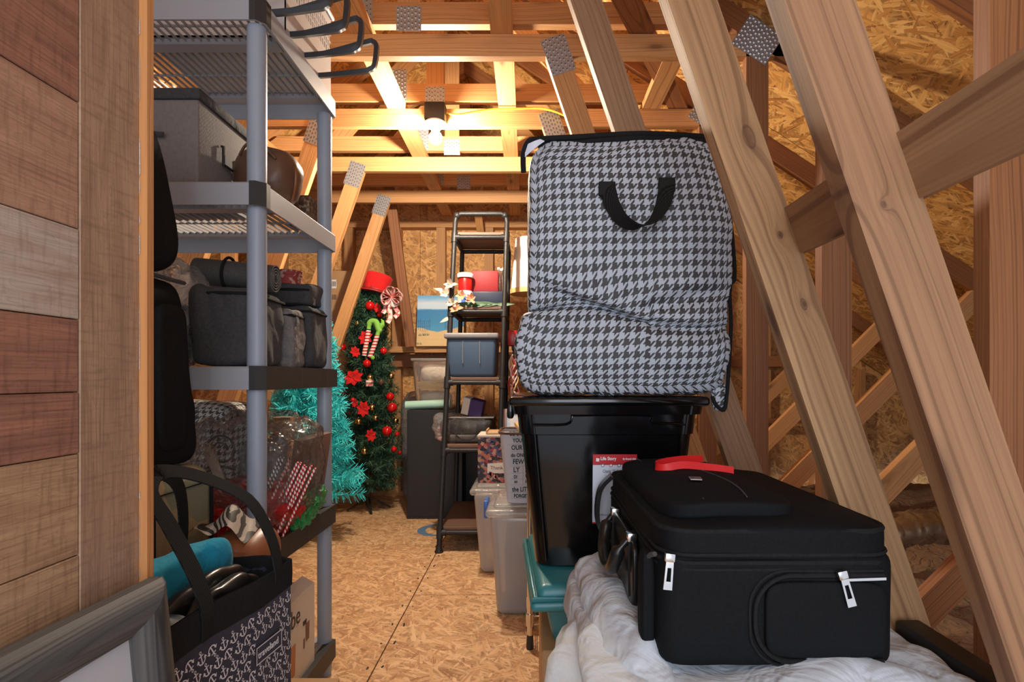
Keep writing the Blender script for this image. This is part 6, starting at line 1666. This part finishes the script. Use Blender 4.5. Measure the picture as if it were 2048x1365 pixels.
# side pocket outline on the facing side
pth = []
x0_, x1_, z0_, z1_ = -.040, hx-.030, .018, SH*.665
for (cx, cz, a0, r) in ((x0_+.055, z1_-.055, PI, .055), ):
    for i in range(9): a = PI-PI/2*i/8; pth.append((cx+r*math.cos(a), -hy-.002, cz+r*math.sin(a)))
left = [(x0_+.045-.045*math.cos(PI/2*i/8)*1.0, -hy-.002, z0_+.045-.045*math.sin(PI/2*i/8)) for i in range(9)]
loop = [(x1_, -hy-.002, z0_)]+[(x0_+.055-.055*math.sin(a_), -hy-.002, z0_+.055-.055*math.cos(a_)) for a_ in [PI/2*i/8 for i in range(9)]]+[(x0_+.055-.055*math.cos(a_), -hy-.002, z1_-.055+.055*math.sin(a_)) for a_ in [PI/2*i/8 for i in range(9)]]+[(x1_, -hy-.002, z1_)]
MB().tube(loop, .0045, 6).build('pocket_piping', 'fab_black', t, 60)
MB().tube([(p[0]-.008*(1 if p[0]<.1 else 0), p[1]+.001, p[2]+(-.007 if p[2]<SH*.3 else .007)) for p in loop], .0026, 5).build('pocket_stitch', 'fab_black', t, 60)
MB().soft(((x0_+x1_)/2+.008,-hy-.003,(z0_+z1_)/2), ((x1_-x0_)/2-.006,.008,(z1_-z0_)/2-.008), 14, 6).build('side_pocket', 'fab_suit', t, 180)
MB().strap([(.092,-hy-.009,z1_-.004),(.152,-hy-.009,z1_-.002)], (0,0,1), .004, .003).build('zip_track', 'chrome', t, 40)
def puller(x, z, tilt):
    mb = MB(); e = thing('zip_pull', None, None) if False else None
    y = -hy-.014
    outer = [(-.0055,0),(.0055,0),(.0065,-.046),(-.0065,-.046)]; inner = [(-.0028,-.014),(.0028,-.014),(.0034,-.034),(-.0034,-.034)]
    vs = [(a, yy, b) for yy in (-.0012,.0012) for a, b in outer+inner]
    fs = []
    for i in range(4):
        j = (i+1)%4
        fs += [(i,j,4+j,4+i), (8+i,12+i,12+j,8+j), (i,8+i,8+j,j), (4+i,4+j,12+j,12+i)]
    mb.add(vs, fs); mb.rbox(-.0075,.0075,-.002,.007,-.006,.007,.002,2)
    o = mb.build('zip_pull', 'chrome', t, 40, loc=(x, y, z), rot=(math.radians(-4), tilt, 0)); mesh_fix_normals(o.data)
puller(-hx+.012, SH*.80, math.radians(6)); puller(.086, z1_+.004, math.radians(-14))
# left end: carry handle, gusset flap, buckles
xl = -hx-.004
MB().soft((xl-.004,-.215,SH*.40), (.012,.022,SH*.36), 12, 4, .003, 10, 105).build('corner_gusset', 'fab_suit', t, 180)
MB().soft((xl-.004,.0,SH*.40), (.008,.13,SH*.30), 12, 5, .002, 10, 106).build('end_panel', 'leather_blk', t, 180)
MB().tube(smooth_pts([(xl-.008,-.10,.155),(xl-.03,-.10,.13),(xl-.038,-.07,.09),(xl-.038,.0,.075),(xl-.036,.06,.09),(xl-.025,.09,.13),(xl-.006,.09,.155)],5), [.006]*5+[.013]*21+[.006]*5, 10).build('carry_handle', 'leather_blk', t, 60)
for y in (-.10,.09): 
    MB().rbox(xl-.016,xl+.002,y-.012,y+.012,.148,.164,.003,2).build('handle_mount', 'chrome', t, 40)
    MB().strap([(xl-.012,y,.15),(xl-.013,y,.10),(xl-.012,y,.05)], (0,1,0), .018, .004).build('strap', 'leather_blk', t, 40)
MB().tube(smooth_pts([(-hx-.003,-hy+.02,SH*.78),(-hx-.008,-hy+.05,SH*.70),(-hx-.009,-hy+.065,SH*.45),(-hx-.006,-hy+.05,SH*.10)]), .004, 6).build('gusset_piping', 'fab_char', t, 60)
MB().strap(smooth_pts([(-hx+.01,hy+.004,.20),(-hx-.02,hy+.012,.16),(-hx-.024,hy+.012,.08),(-hx+.01,hy+.004,.03)]), (0,1,0), .03, .01).build('rear_handle', 'leather_blk', t, 60)
MB().rbox(-.011,.011,-.013,.013,0,.003,.001,1).build('metal_badge', 'badge', t, 40, loc=(-.072,-.085,SH+.0355), rot=(0,0,math.radians(-10)))
t2 = thing('red_ribbon', 'looped bright red ribbon lying on top of the black suitcase', 'ribbon', (.385,1.20,.5555+SH+.031))
M['ribbon_red'] = plastic('red satin ribbon', (.70,.015,.02), .35)
MB().strap(smooth_pts([(.055,.10,.012),(.0,.075,.014),(-.05,.045,.012),(-.072,.015,.010),(-.060,-.004,.008),(-.02,-.004,.014),(.03,-.004,.010),(.085,-.008,.003)],6), (.1,.45,.9), .016, .0015).build('ribbon_loop', 'ribbon_red', t2, 60)
t2.location = (.338,1.15,.5555+SH+.028)
